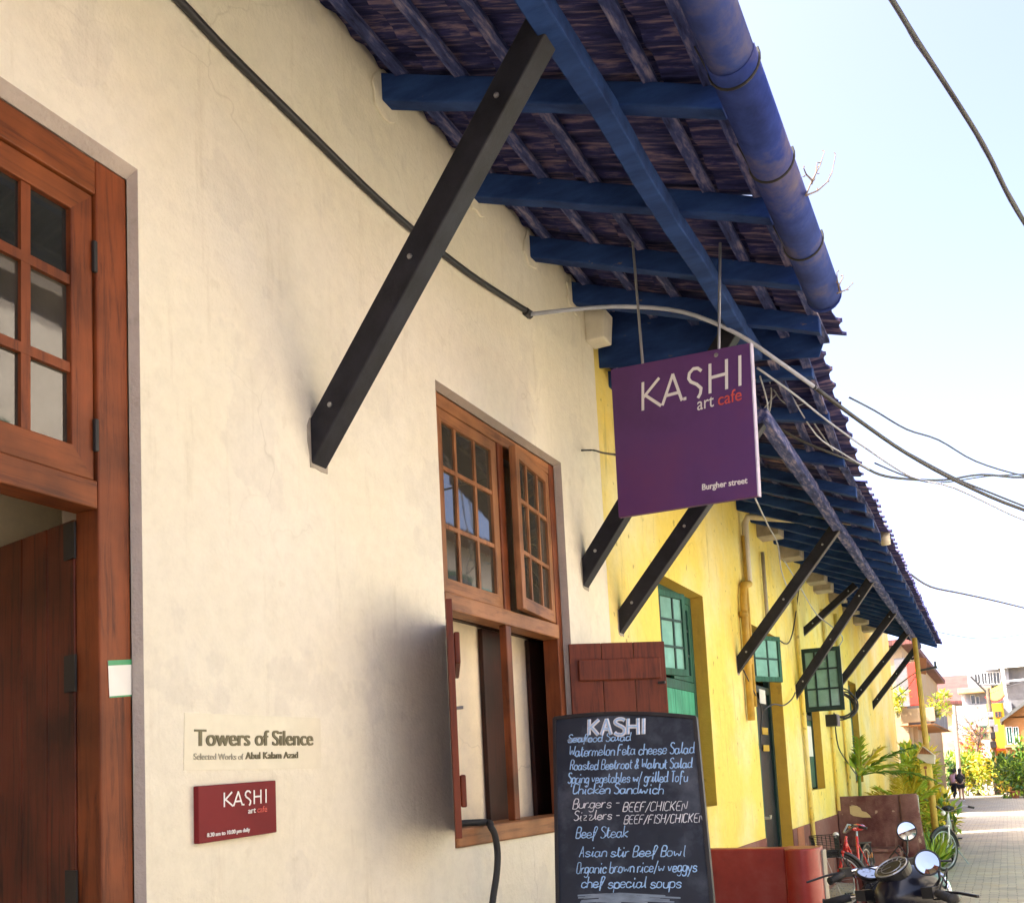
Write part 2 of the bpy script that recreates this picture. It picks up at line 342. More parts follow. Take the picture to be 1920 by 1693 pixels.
def paver(name):
    m,t,p=nmat(name); L=t.links.new
    tc=N(t,'ShaderNodeTexCoord')
    br=N(t,'ShaderNodeTexBrick',Scale=4.5); br.offset=.5
    br.inputs['Color1'].default_value=(.33,.31,.265,1); br.inputs['Color2'].default_value=(.42,.385,.30,1); br.inputs['Mortar'].default_value=(.13,.125,.11,1)
    br.inputs['Mortar Size'].default_value=.022; br.inputs['Brick Width'].default_value=.9; br.inputs['Row Height'].default_value=.45
    nz0=N(t,'ShaderNodeTexNoise',Scale=7,Detail=2); L(tc.outputs['Object'],nz0.inputs['Vector'])
    av=N(t,'ShaderNodeVectorMath',operation='MULTIPLY_ADD'); L(nz0.outputs['Color'],av.inputs[0]); av.inputs[1].default_value=(.05,.05,0); L(tc.outputs['Object'],av.inputs[2])
    L(av.outputs[0],br.inputs['Vector'])
    nz=N(t,'ShaderNodeTexNoise',Scale=.7,Detail=7,Roughness=.7); L(tc.outputs['Object'],nz.inputs['Vector'])
    r=ramp(t,nz.outputs['Fac'],[(.35,(.7,.7,.68)),(.5,(1,.97,.9)),(.68,(1.0,.86,.62))])
    mx=N(t,'ShaderNodeMixRGB',blend_type='MULTIPLY'); mx.inputs[0].default_value=1; L(br.outputs['Color'],mx.inputs[1]); L(r.outputs[0],mx.inputs[2])
    L(mx.outputs[0],p.inputs['Base Color']); p.inputs['Roughness'].default_value=.85
    b=N(t,'ShaderNodeBump',Strength=.6,Distance=.01); L(br.outputs['Fac'],b.inputs['Height']); b.invert=True; L(b.outputs[0],p.inputs['Normal'])
    return m
M['paver']=paver('street_pavers')
def rooftile(name,c,c2):
    m,t,p=nmat(name); L=t.links.new; tc=N(t,'ShaderNodeTexCoord')
    br=N(t,'ShaderNodeTexBrick',Scale=3.2); br.inputs['Color1'].default_value=(*c,1); br.inputs['Color2'].default_value=(*c2,1); br.inputs['Mortar'].default_value=(*mul(c,.45),1)
    br.inputs['Mortar Size'].default_value=.04; L(tc.outputs['Object'],br.inputs['Vector'])
    nz=N(t,'ShaderNodeTexNoise',Scale=1.2,Detail=6); L(tc.outputs['Object'],nz.inputs['Vector'])
    r=ramp(t,nz.outputs['Fac'],[(.3,(.6,.6,.62)),(.65,(1,1,1))])
    mx=N(t,'ShaderNodeMixRGB',blend_type='MULTIPLY'); mx.inputs[0].default_value=1; L(br.outputs['Color'],mx.inputs[1]); L(r.outputs[0],mx.inputs[2])
    L(mx.outputs[0],p.inputs['Base Color']); p.inputs['Roughness'].default_value=.9
    return m
M['far_tile']=rooftile('red_clay_roof',(.20,.07,.055),(.15,.055,.05))

# ------------------------------------------------------------------ lettering
def text_mesh(body, size, bold=0.0, xs=1.0, align='LEFT', depth=.0012, shear=0.0):
    cu=bpy.data.curves.new('txt','FONT'); cu.body=body; cu.size=size; cu.offset=bold; cu.extrude=depth; cu.align_x=align; cu.shear=shear
    o=bpy.data.objects.new('txt',cu); col.objects.link(o)
    dg=bpy.context.evaluated_depsgraph_get(); dg.update()
    me=bpy.data.meshes.new_from_object(o.evaluated_get(dg))
    bpy.data.objects.remove(o); bpy.data.curves.remove(cu)
    me.transform(Matrix.Diagonal((xs,1,1,1))); return me
def fit_text(body, p0, p1, height_vec, nrm, mat_, name, parent, bold=0.0, capfrac=.73, thick=0.0):
    """text whose baseline runs from p0 to p1, capital height = |height_vec|"""
    p0,p1,h=Vector(p0),Vector(p1),Vector(height_vec); size=h.length/capfrac
    me=text_mesh(body,size,bold*size)
    xs=[v.co.x for v in me.vertices]; wd=max(xs)-min(xs); x0=min(xs)
    u=(p1-p0); k=u.length/wd; u.normalize(); v=h.normalized(); n=Vector(nrm).normalized()
    if thick:
        V=[q.co.copy() for q in me.vertices]; Fc=[tuple(p.vertices) for p in me.polygons]; b=thick*h.length/max(k,1e-6); vs=[];fs=[]
        for j,(dx,dy) in enumerate(((0,0),(-1,0),(1,0),(-.5,.0),(.5,.0))):
            o_=len(vs); vs+=[(c.x+dx*b,c.y,c.z+.0002*j) for c in V]; fs+=[tuple(i+o_ for i in f) for f in Fc]
        me=bpy.data.meshes.new('txt'); me.from_pydata(vs,[],fs)
    for q in me.vertices:
        c=q.co.copy(); q.co = p0 + u*(c.x-x0)*k + v*c.y + n*(c.z+.0035)
    return link_mesh(name, me, mat_, parent)
GL={'a':"4g3h1h0g0e1d3d4f;4h4e5d",'b':"0l0d;0g1h3h4g4e3d1d0e",'c':"4g3h1h0g0e1d3d4e",'d':"4g3h1h0g0e1d3d4e;4l4e5d",
'e':"0f4f4g3h1h0g0e1d3d4e",'f':"4k3l2l1k1b;0h3h",'g':"4g3h1h0g0e1d3d4f;4h4b3a1a0b",'h':"0l0d;0g1h3h4g4d",'i':"1h1d2d;1j1k",
'k':"0l0d;4h0f4d",'l':"1l1e2d",'m':"0h0d;0g1h2h3g3d;3g4h5h6g6d",'n':"0h0d;0g1h3h4g4d",'o':"1h0g0e1d3d4e4g3h1h",
'p':"0h0a;0g1h3h4g4e3d1d0e",'r':"0h0d;0f1h3h",'s':"4g3h1h0g1f3f4e3d1d0e",'t':"1k1e2d3d;0i3i",'u':"0h0e1d3d4e;4h4d",'v':"0h2d4h",
'w':"0h1d3g5d6h",'y':"0h2d;4h1a0a",'z':"0h4h0d4d",'S':"4k3l1l0k0j1i3h4g4e3d1d0e",'W':"0l1d3j5d6l",'F':"4l0l0d;0h3h",
'R':"0d0l3l4k4i3h0h;2h4d",'B':"0d0l3l4k4i3h0h;3h4g4e3d0d",'T':"0l4l;2l2d",'C':"4k3l1l0k0e1d3d4e",'E':"4l0l0d4d;0h3h",
'H':"0l0d;4l4d;0h4h",'I':"1l1d",'K':"0l0d;4l0g;1h4d",'N':"0d0l4d4l",'A':"0d2l2l4d;1g3g",'O':"1l0k0e1d3d4e4k3l1l",'/':"0c3l",'-':"0g3g",
'&':"4d1j1k2l3k3j0f0e1d2d4g",'.':"0d1d"}
def hand(body, shear=.12, jit=.25, rnd=random):
    x=0.0; out=[]; last=None
    for ch in body:
        if ch==' ': x+=2.6; last=None; continue
        g=GL[ch]; mxw=0; dy=rnd.uniform(-jit,jit)
        for st in g.split(';'):
            pts=[]
            for i in range(0,len(st),2):
                px_=int(st[i]); py_=ord(st[i+1])-ord('d'); mxw=max(mxw,px_)
                pts.append((x+px_+shear*py_+rnd.uniform(-.1,.1), py_+dy+rnd.uniform(-.12,.12)))
            # soften corners
            q=[pts[0]]
            for a,b in zip(pts,pts[1:]): q += [(a[0]*.75+b[0]*.25,a[1]*.75+b[1]*.25),(a[0]*.25+b[0]*.75,a[1]*.25+b[1]*.75)]
            q.append(pts[-1]); out.append(q)
        n_st=len(g.split(';'))
        if ch.islower():
            s0=out[-n_st][0]
            if ch in 'adgo': s0=(x+.25+shear*1.6,1.7+dy)
            if last and ch not in 'czs': out.append([last,((last[0]+s0[0])/2,min(last[1],s0[1])+.15*abs(s0[1]-last[1])),s0])
            last=None if ch in 'ofwv' else (x+mxw+shear*.6,.5+dy)
        elif ch.isupper() and ch in 'SWBRC' : last=(x+mxw+shear,1.0+dy)
        else: last=None
        x += mxw+1.25+rnd.uniform(-.15,.2)
    return out, x-1.5
def logo(MBo, p0, p1, up, nrm, wd, th=.0015):
    """thin sans lettering K A . S H I between p0 and p1 on the baseline"""
    p0,p1,up=Vector(p0),Vector(p1),Vector(up)
    u=(p1-p0)/10.2
    def P(x,y): return p0+u*x+up*y
    n=Vector(nrm).normalized()
    S=[[(0,0),(0,1)],[(1.75,1),(.12,.47)],[(.25,.52),(1.95,0)],
       [(2.15,0),(3.25,1)],[(3.25,1),(4.2,0)],[(2.6,.3),(3.9,.3)],
       [(4.42,.02),(4.62,.02)],
       [(6.2,.86),(5.85,.98),(5.4,1),(5.0,.88),(4.92,.7),(5.15,.56),(5.75,.42),(6.2,.24),(6.12,.06),(5.9,-.06)],
       [(7.1,0),(7.1,1)],[(8.75,0),(8.75,1)],[(7.2,.52),(8.65,.52)],[(10.05,0),(10.05,1)]]
    for k,st in enumerate(S): MBo.stroke([P(*q)+n*(.0008+.00007*k) for q in st], n, wd, th)
    return MBo

# ================================================================== SETTING
ys=[-60,-20,0,6,12,17,20,25,30,36,42,50,60,75,100,140,200,300,500,900]
xs=[-500,-60,-12,-2,2,6,14,60,500]
g=MB()
for y in ys:
    for x in xs: g.v.append((x,y,gz(y) if y<120 else gz(120)))
for i in range(len(ys)-1):
    for j in range(len(xs)-1):
        a=i*len(xs)+j; g.f.append((a,a+1,a+1+len(xs),a+len(xs))); g.mi.append(0)
tag(g.build('street',M['paver']),kind='structure')

# ================================================================== CAFE BUILDING (cream part)
def wall_holes(mb, ya, yb, za, zb, t, holes, skip=None):
    """slab between y/z limits, front face x=0 and back x=-t, with rectangular holes incl. reveals"""
    Y=sorted({ya,yb,*[h[0] for h in holes],*[h[1] for h in holes]}); Z=sorted({za,zb,*[h[2] for h in holes],*[h[3] for h in holes]})
    def inh(y,z): return any(h[0]<y<h[1] and h[2]<z<h[3] for h in holes)
    for i in range(len(Y)-1):
        for j in range(len(Z)-1):
            if inh((Y[i]+Y[i+1])/2,(Z[j]+Z[j+1])/2): continue
            for x in (0,-t): mb.add([(x,Y[i],Z[j]),(x,Y[i+1],Z[j]),(x,Y[i+1],Z[j+1]),(x,Y[i],Z[j+1])],[(0,1,2,3)])
    mb.add([(0,ya,za),(0,ya,zb),(-t,ya,zb),(-t,ya,za)],[(0,1,2,3)])
    mb.add([(0,yb,za),(0,yb,zb),(-t,yb,zb),(-t,yb,za)],[(0,1,2,3)])
    mb.add([(0,ya,zb),(0,yb,zb),(-t,yb,zb),(-t,ya,zb)],[(0,1,2,3)])
def reveal_ring(mb, h, t, x0=0.0, splay=0.0, bottom=True):
    y0,y1,z0,z1=h; s=splay
    a=[(x0,y0,z0),(x0,y1,z0),(x0,y1,z1),(x0,y0,z1)]; b=[(x0-t,y0+s,z0),(x0-t,y1-s*.4,z0),(x0-t,y1-s*.4,z1-s),(x0-t,y0+s,z1-s)]
    mb.add(a+b,[(1,2,6,5),(2,3,7,6),(3,0,4,7)]+([(0,1,5,4)] if bottom else []))

cafe=thing('cafe_building',(0,3,0),'cream plastered cafe with teak door and window under a deep tiled eave','building')
T=.34
DOOR=(.72,2.157,-.05,3.644); WIN=(3.985,5.495,1.36,3.60)
WB=6.19
m=MB(); wall_holes(m,-9,WB,-.05,5.25,T,[DOOR,WIN]); m.build('wall',M['white_wall'],cafe)
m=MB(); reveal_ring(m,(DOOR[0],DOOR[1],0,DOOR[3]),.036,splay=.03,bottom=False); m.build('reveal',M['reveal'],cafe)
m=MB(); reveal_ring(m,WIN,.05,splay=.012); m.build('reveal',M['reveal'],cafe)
each('lintel',[((-.34,DOOR[0],3.612),(-.05,DOOR[1]-.012,3.64)),((-.34,WIN[0],3.585),(-.13,WIN[1],3.599))],'reveal',cafe,0)
each('inner_jamb',[((-.34,2.146,0),(-.13,2.156,3.61))],'reveal',cafe,0)
# small plaster pits on the wall
# ---- roof: rafters, battens, tiles (underside seen)
def roof_part(parent, y0, y1, Zw, mm, xe, rafters, bl, name_tile='roof_tiles', gaps=(), ridge=3.6, taper=0.0, ytap=9, lift=0.0, lend=8.2, rdp=.115):
    def lf(x,y):   # the old roof rises a little towards its higher neighbour
        if not lift or y>=lend: return 0.0
        q=(lend-y)/(lend-y0); q=min(1,max(0,q)); return lift*q*q*(3-2*q)*max(0,x)/xe
    def xs_(y): return xe - taper*max(0,y-ytap)
    # tile sheet: rows with a step, corrugated along y
    m=MB(); per=.215; n=int((y1-y0)/(per/6)); rows=6
    L=.36; total=xe+.16; nr=int(total/L)+1
    for r in range(nr):
        xa = r*L-.12; xb = xa+L+.05
        if xa>xe: break
        xb=min(xb,xe+.03)
        last = xb>=xe-.001
        vs=[];fs=[]
        for i in range(n+1):
            y=y0+(y1-y0)*i/n; ph=(y/per)%1.0
            w_=.016*math.sin(2*math.pi*ph)+(.012 if .38<ph<.62 else 0)
            k=xs_(y)/xe
            jig=.012*math.sin(y*7.3+r)*math.sin(y*2.9)
            za=Zw-mm*xa+.012; zb=Zw-mm*xb+.038+ (0)
            sc=jig+(.018*math.cos(2*math.pi*ph) if last else 0)
            la=lf(xa,y); lb_=lf(xb,y); vs+=[(xa*k,y,za+w_+la),(xb*k+sc,y,zb+w_-mm*sc+lb_),(xb*k+sc,y,zb+w_+.016+lb_),(xa*k,y,za+w_+.016+la)]
        for i in range(n):
            yy=(y0+(y1-y0)*(i+.5)/n)
            if last and any(abs(yy-q)<.03 for q in gaps): continue
            a=4*i;b=4*(i+1); fs+=[(a,a+1,b+1,b),(a+1,a+2,b+2,b+1),(a+2,a+3,b+3,b+2)]
        m.add(vs,fs)
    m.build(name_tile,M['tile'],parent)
    m=MB(); k1=xs_(y0)/xe;k2=xs_(y1)/xe
    e=.06   # upper roof slope back to the ridge and down the other side
    A=[(-.1,y0,Zw+.042+e),(-.1,y1,Zw+.042+e),(-ridge,y1,Zw+mm*ridge+e),(-ridge,y0,Zw+mm*ridge+e),(-2*ridge-1,y0,Zw-.4),(-2*ridge-1,y1,Zw-.4)]
    m.add(A,[(0,1,2,3),(3,2,5,4)])
    m.add([(-.3,y1,0),(-2*ridge,y1,0),(-2*ridge,y1,Zw-.2),(-ridge,y1,Zw+mm*ridge),(-.3,y1,Zw)],[(0,1,2,3,4)])
    m.add([(-.3,y0,0),(-2*ridge,y0,0),(-2*ridge,y0,Zw-.2),(-ridge,y0,Zw+mm*ridge),(-.3,y0,Zw)],[(0,1,2,3,4)])
    m.add([(-2*ridge,y0,0),(-2*ridge,y1,0),(-2*ridge,y1,Zw),(-2*ridge,y0,Zw)],[(0,1,2,3)])
    m.build('upper_roof',M['far_tile'],parent)
    for y in rafters:
        k=xs_(y)/xe; dp=rdp; wd=.08+random.uniform(-.008,.012); yy=y+random.uniform(-.02,.02); xt=xe*k-.05
        z0=Zw-.022; 
        pts=[(-.2,yy-wd/2,z0+mm*.2/k),(-.2,yy-wd/2,z0+mm*.2/k-dp),(xt,yy-wd/2,z0-mm*xt/k-dp*.7+lf(xt,yy)),(xt,yy-wd/2,z0-mm*xt/k+lf(xt,yy))]
        m=MB(); A_,B_,C_,D_=[Vector(p) for p in pts]; ns_=8; vs=[]; jz=random.uniform(-.006,.006)
        for i in range(ns_+1):
            f=i/ns_; jz=jz*.6+random.uniform(-.005,.005); jy=random.uniform(-.004,.004); w2=wd*random.uniform(.94,1.05)
            t_=A_.lerp(D_,f); b_=B_.lerp(C_,f)+Vector((0,0,jz)); t_.y+=jy; b_.y+=jy*1.4
            vs+=[t_,b_,b_+Vector((0,w2*.93,random.uniform(-.003,.003))),t_+Vector((0,w2,0))]
        fs=[(4*i+k,4*i+(k+1)%4,4*i+4+(k+1)%4,4*i+4+k) for i in range(ns_) for k in range(4)]+[(3,2,1,0),(4*ns_,4*ns_+1,4*ns_+2,4*ns_+3)]
        m.add(vs,fs); m.build('rafter',M['flare_blue'],parent,bev=.007)
    for x in bl:
        m=MB(); pts=[]
        segs=max(2,int((y1-y0)/1.6))
        for i in range(segs):
            ya=y0+(y1-y0)*i/segs+.01; yb=y0+(y1-y0)*(i+1)/segs-.008
            ka=xs_(ya)/xe; kb=xs_(yb)/xe; dz=random.uniform(-.004,.004); z=Zw-mm*x-.008+dz; l1=lf(x,ya); l2=lf(x,yb); d=.011*random.uniform(-1,1)
            m.hexa([(x*ka-.028,ya,z-.016+l1),(x*ka+.028,ya,z-.022+l1),(x*kb+.028+d,yb,z-.022+l2),(x*kb-.028+d,yb,z-.016+l2),(x*ka-.028,ya,z+.014+l1),(x*ka+.028,ya,z+.003+l1),(x*kb+.028+d,yb,z+.003+l2),(x*kb-.028+d,yb,z+.014+l2)])
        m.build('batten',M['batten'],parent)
BL=[.12,.42,.71,.99,1.27,1.51]
ZW,MW_=4.95,.42
roof_part(cafe,-9,6.28,ZW,MW_,1.60,[-.6,.15,.9,1.6,2.3,3.62,4.5,5.2,5.86],BL,gaps=(4.6,5.4),rdp=.145)
for y in (3.62,4.5,5.2,5.86):
    zr=ZW-.022-.145; pts=[]
    for k in range(16):
        a=2*math.pi*k/16; rr=1+random.uniform(-.16,.22)
        pts.append((.0005,y+.105*math.cos(a)*rr,zr+.05+.115*math.sin(a)*rr))
    m=MB(); m.prism(pts,(.012,0,0)); m.build('plaster_collar',M['white_wall'],cafe,bev=.004)
# eave beam carried by struts
m=MB(); vs=[]; nb_=34
for i in range(nb_+1):
    y=-9+15.25*i/nb_; dx=random.uniform(-.006,.006); dz=random.uniform(-.006,.006)
    vs+=[(1.045+dx,y,4.27+dz),(1.135+dx+random.uniform(-.004,.004),y,4.268+dz),(1.133+dx,y,4.362+dz),(1.045+dx,y,4.365+dz)]
m.add(vs,[(4*i+k,4*i+(k+1)%4,4*i+4+(k+1)%4,4*i+4+k) for i in range(nb_) for k in range(4)]+[(3,2,1,0),(4*nb_,4*nb_+1,4*nb_+2,4*nb_+3)]); m.build('eave_beam',M['flare_blue'],cafe,bev=.008)
# gutter: half-round trough with brackets
m=MB(); gx,gzz,gr=1.65,4.165,.085; ng=12
for (ya,yb) in ((-9,3.30),(3.29,5.32)):
    off=.004 if ya>0 else 0
    vs=[];fs=[]
    for y in (ya,yb):
        for k in range(ng+1):
            a=math.pi+math.pi*k/ng
            vs.append((gx+(gr+off)*math.cos(a),y,gzz+(gr+off)*math.sin(a)))
        for k in range(ng+1):
            a=2*math.pi-math.pi*k/ng
            vs.append((gx+(gr-.008)*math.cos(a),y,gzz+(gr-.008)*math.sin(a)))
    nn=2*(ng+1)
    for k in range(nn): fs.append((k,(k+1)%nn,nn+(k+1)%nn,nn+k))
    fs.append(tuple(range(nn)));fs.append(tuple(range(2*nn-1,nn-1,-1)))
    m.add(vs,fs)
for k in range(1): m.lathe([(.001,-.004),(gr+.006,-.004),(gr+.006,.006),(.001,.006)],Matrix.Translation((gx,5.325,gzz-.01))@Matrix.Rotation(R(90),4,'X')@Matrix.Scale(1,4),20)
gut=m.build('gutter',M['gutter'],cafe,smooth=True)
for p_ in gut.data.polygons: p_.use_smooth=len(p_.vertices)==4
for y in (2.55,3.36,4.0,4.72):
    m=MB(); m.torus(Matrix.Translation((gx,y,gzz))@Matrix.Rotation(R(90),4,'X'),gr+.006,.006,14,6,math.pi,2*math.pi+.35)
    m.bar((gx-gr-.006,y,gzz),(gx-gr-.05,y,gzz+.12),.012,.006); m.build('gutter_bracket',M['iron'],gut)
# struts
def strut(parent, y, zb, xt, zt, th=.105, wd=.09, xb=0.0, matn='black_paint'):
    d=Vector((xt-xb,0,zt-zb)).normalized(); v=th/d.x if d.x>.2 else th
    nrm=Vector((-d.z,0,d.x))*th
    pts=[(xb,y,zb),(xt+.02,y,zt+.02-.0),(xt+.02+nrm.x,y,zt+.02+nrm.z),(xb,y,zb+th/d.x*1.0)]
    m=MB(); m.prism(pts,(0,wd,0)); st_=m.build('strut',M[matn],parent,bev=.006)
    q=Vector((xb,y,zb+th/d.x*.5))+d*.16
    for e_ in (.0,.62,1.25):
        m=MB(); m.lathe([(.001,0),(.011,0),(.010,.005),(.001,.007)],Matrix.Translation(q+d*e_+Vector((0,-.0005,0)))@Matrix.Rotation(R(90),4,'X'),8); m.build('bolt',M['steel'],st_)
    m=MB(); n_=9; ring=[(random.uniform(.0,.004),y+wd/2+(wd*.5+random.uniform(.006,.02))*math.copysign(min(1,abs(math.cos(a))*1.3),math.cos(a)),zb+th/d.x*.5+(th/d.x*.5+random.uniform(.004,.018))*math.copysign(min(1,abs(math.sin(a))*1.3),math.sin(a))) for a in [2*math.pi*i/14 for i in range(14)]]
    m.prism([(.0005,p[1],p[2]) for p in ring],(.003,0,0)); m.build('mortar_patch',M['cement'],st_)
    return st_
strut(cafe,3.0,2.91,1.075,4.27,.112,.095)
strut(cafe,5.74,2.86,1.075,4.25,.11,.095)
# plaster corbel where cream wall meets the roof
m=MB(); m.prism([(.0,6.05,4.60),(.13,6.05,4.60),(.15,6.05,4.80),(0,6.05,4.86)],(0,.16,0)); m.build('corbel_block',M['white_wall'],cafe,bev=.01)
# interior behind openings
each('interior_wall',[((-.33,3.7,1.0),(-.304,6.15,3.9)),((-.80,-.6,0),(-.78,3.6,3.97)),((-2.6,3.2,0),(-.82,3.22,3.97)),((-.79,-.62,0),(-.34,-.602,3.97))],'inner',cafe,0)
each('ceiling',[((-2.6,-.6,3.98),(-.34,6.1,4.0))],'inner',cafe,0)
m=MB(); m.box((-2.58,-.6,.02),(-.34,3.2,.04)); m.build('interior_floor',M['red_oxide'],cafe)

# ---- door
dr=MB()
xf=-.036
# frame: right jamb, head, transom rail
dr.box((-.135,2.026,0),(xf,2.143,3.613)); dr.build('door_frame',M['wood_z'],cafe,bev=.006)
door=[o for o in bpy.data.objects if o.name=='door_frame'][0]
each('door_rail',[((-.134,.74,3.50),(xf-.001,2.0255,3.612)),((-.134,.86,2.515),(xf-.001,2.0255,2.60))],'wood_y',door)
m=MB(); m.box((-.135,.74,0),(xf,.86,3.5)); m.build('jamb',M['wood_z'],door,bev=.006)
# transom casement
def casement(parent, y0,y1,z0,z1, xfr, th, ycols, zrows, stile, mw=.026, mz='wood_z', my='wood_y', gl='glass', Mx=None, mbar=None):
    """window leaf in the plane x=xfr (front) as one leaf mesh with panes as separate meshes"""
    Mx=Mx or Matrix()
    def B(a,b): 
        mb=MB(); mb.box(a,b); return [tuple(Mx@Vector(v)) for v in mb.v],mb.f
    fr=MB(); A=[]
    yi0,yi1,zi0,zi1=y0+stile,y1-stile,z0+stile*1.15,z1-stile
    for x in (xfr,xfr-th):
        A+=[(x,y0,z0),(x,y1,z0),(x,y1,z1),(x,y0,z1),(x,yi0,zi0),(x,yi1,zi0),(x,yi1,zi1),(x,yi0,zi1)]
    A=[tuple(Mx@Vector(v)) for v in A]
    FV=[(1,2,6,5),(3,0,4,7)]; FH=[(0,1,5,4),(2,3,7,6)]
    fr.v=A
    def put(f,mi): fr.f.append(f); fr.mi.append(mi)
    for f in FV: put(f,0); put(tuple(8+q for q in f),0)
    for f in FH: put(f,1); put(tuple(8+q for q in f),1)
    for (p,q) in ((0,1),(1,2),(2,3),(3,0)): put((p,q,8+q,8+p),0); put((4+p,4+q,12+q,12+p),0)
    leaf=fr.build('casement',[M[mz],M[my]],parent,bev=.004)
    mt=MB()
    for z in zrows: mt.add(*B((xfr-th*.8,yi0-.004,z-mw/2),(xfr-.006,yi1+.004,z+mw/2)))
    zz=[z0+stile*1.15]+list(zrows)+[z1-stile]
    for y in ycols:
        for a,b in zip(zz,zz[1:]): 
            aa=a+(mw/2 if a!=zz[0] else -.003)-.001; bb=b-(mw/2 if b!=zz[-1] else -.003)+.001
            mt.add(*B((xfr-th*.8,y-mw/2,aa),(xfr-.007,y+mw/2,bb)))
    if mt.f: mt.build('glazing_bars',M[mbar or mz],parent)
    yy=[y0+stile]+list(ycols)+[y1-stile]
    k=0
    for i in range(len(yy)-1):
        for j in range(len(zz)-1):
            ga=gl[k%len(gl)] if isinstance(gl,(list,tuple)) else gl; k+=1
            p=MB(); tw=random.uniform(-.004,.004)
            a=(xfr-th*.55,yy[i]-.004,zz[j]-.004); b=(xfr-th*.55+.004,yy[i+1]+.004,zz[j+1]+.004)
            vs,fs=B(a,b); p.add(vs,fs); p.build('pane',M[ga],parent)
    return leaf
door_tr=MB(); 
casement(door,1.13,2.022,2.603,3.497,xf-.012,.045,[1.505,1.798],[2.925,3.195],.078,mw=.03,gl=['glass','glass','glass_dark'])
casement(door,.862,1.126,2.603,3.497,xf-.012,.045,[],[2.925,3.195],.078,mw=.03,gl='glass')
each('hinge',[((xf-.012,2.016,z-.05),(xf+.002,2.030,z+.05)) for z in (2.74,3.30)],'iron',door,.003)
# open door leaf, swung into the room
hp=Vector((-.137,2.022,0)); dd=Vector((-.92,.17,0)).normalized(); nn_=Vector((dd.y,-dd.x,0))
m=MB()
Wd=.62
for k in range(4):
    a=hp+dd*(Wd*k/4+.002); m.obox((a.x,a.y,.03),dd*(Wd/4-.004),nn_*.034,(0,0,2.47))
leaf=m.build('door_leaf',M['wood_leaf'],door,bev=.004)
for z in (.6,1.35,1.98,2.38):
    m=MB(); a=hp-dd*.012; m.obox((a.x,a.y,z),dd*.06,nn_*-.006,(0,0,.11)); m.tube([(hp.x-.004,hp.y+.004,z),(hp.x-.004,hp.y+.004,z+.11)],.009,8); m.build('hinge',M['iron'],door)

# ---- window of the cafe
wn=MB(); xw=-.05
wn.box((-.15,3.99,1.36),(xw,4.062,3.585)); win=wn.build('window',M['wood_z'],cafe,bev=.005)
each('jamb',[((-.15,5.415,1.36),(xw,5.488,3.585))],'wood_z',win); each('mullion',[((-.12,4.72,2.58),(xw+.001,4.79,3.515)),((-.085,4.705,1.45),(xw+.008,4.768,2.495))],'wood_z',win)
each('window_rail',[((-.149,4.062,3.515),(xw-.001,5.415,3.584)),((-.15,4.062,2.495),(xw+.012,5.415,2.58))],'wood_light_y',win)
m=MB(); m.box((-.2,3.99,1.362),(.018,5.50,1.45)); m.build('window_sill',M['wood_light_y'],win,bev=.008)
casement(win,4.066,4.717,2.585,3.512,xw-.006,.04,[4.27,4.475],[2.92,3.215],.062,mw=.022,mz='wood_light',my='wood_light_y',gl='glass')
# right upper casement stands slightly open, hinged on its right edge
Mx=Matrix.Translation((xw,5.413,0))@Matrix.Rotation(R(7),4,'Z')@Matrix.Translation((-xw,-5.413,0))
casement(win,4.80,5.411,2.59,3.51,xw-.004,.04,[5.0,5.2],[2.92,3.215],.062,mw=.022,mz='wood_light',my='wood_light_y',gl=['glass','glass','glass'],Mx=Mx)
# inner panels behind the lower opening
each('inner_shutter',[((-.30,4.86,1.40),(-.27,5.14,2.52)),((-.30,5.47,1.40),(-.27,5.92,2.52))],'wood_dark',win,.004); each('inner_rail',[((-.305,3.95,2.53),(-.265,5.95,2.62))],'wood_dark',win,.004)
# shutters
def shutter(name, hinge, d, nrm, W, z0, z1, mats, parent, batt, nb=3):
    hinge=Vector(hinge); d=Vector(d).normalized(); nrm=Vector(nrm).normalized()
    m=MB()
    for k in range(nb):
        a=hinge+d*(W*k/nb+.0015); m.obox((a.x,a.y,z0),d*(W/nb-.003),nrm*.026,(0,0,z1-z0))
    s=m.build(name,M[mats],parent,bev=.003)
    for (za,zb) in batt:
        m=MB(); a=hinge+d*.05+nrm*.027; m.obox((a.x,a.y,za),d*(W-.09),nrm*.024,(0,0,zb-za)); m.build('ledge',M[mats],parent,bev=.006)
    return s
dL=Vector((.505,-.863,0)); nL=Vector((.863,.505,0))
shutter('shutter',(.0,3.985,0),dL,nL,.665,1.44,2.40,'wood_red',win,[(1.56,1.69),(2.14,2.27)])
h=Vector((0,3.985,0))+nL*.028
m=MB(); m.tube([h+dL*.35+Vector((0,0,1.98)),h+dL*.35+nL*.03+Vector((0,0,1.982))],.007,8); m.build('latch',M['steel'],win)
dR=Vector((.40,.275,0)).normalized(); nR=Vector((dR.y,-dR.x,0))
shutter('shutter',(-.02,5.49,0),dR,nR,.60,1.40,2.465,'wood_red',win,[(2.235,2.365),(1.5,1.63)])
m=MB(); q=Vector((-.02,5.49,0))+dR*.55+nR*.05; m.box((q.x-.01,q.y-.02,2.2),(q.x+.035,q.y,2.215)); m.build('latch',M['iron'],win)

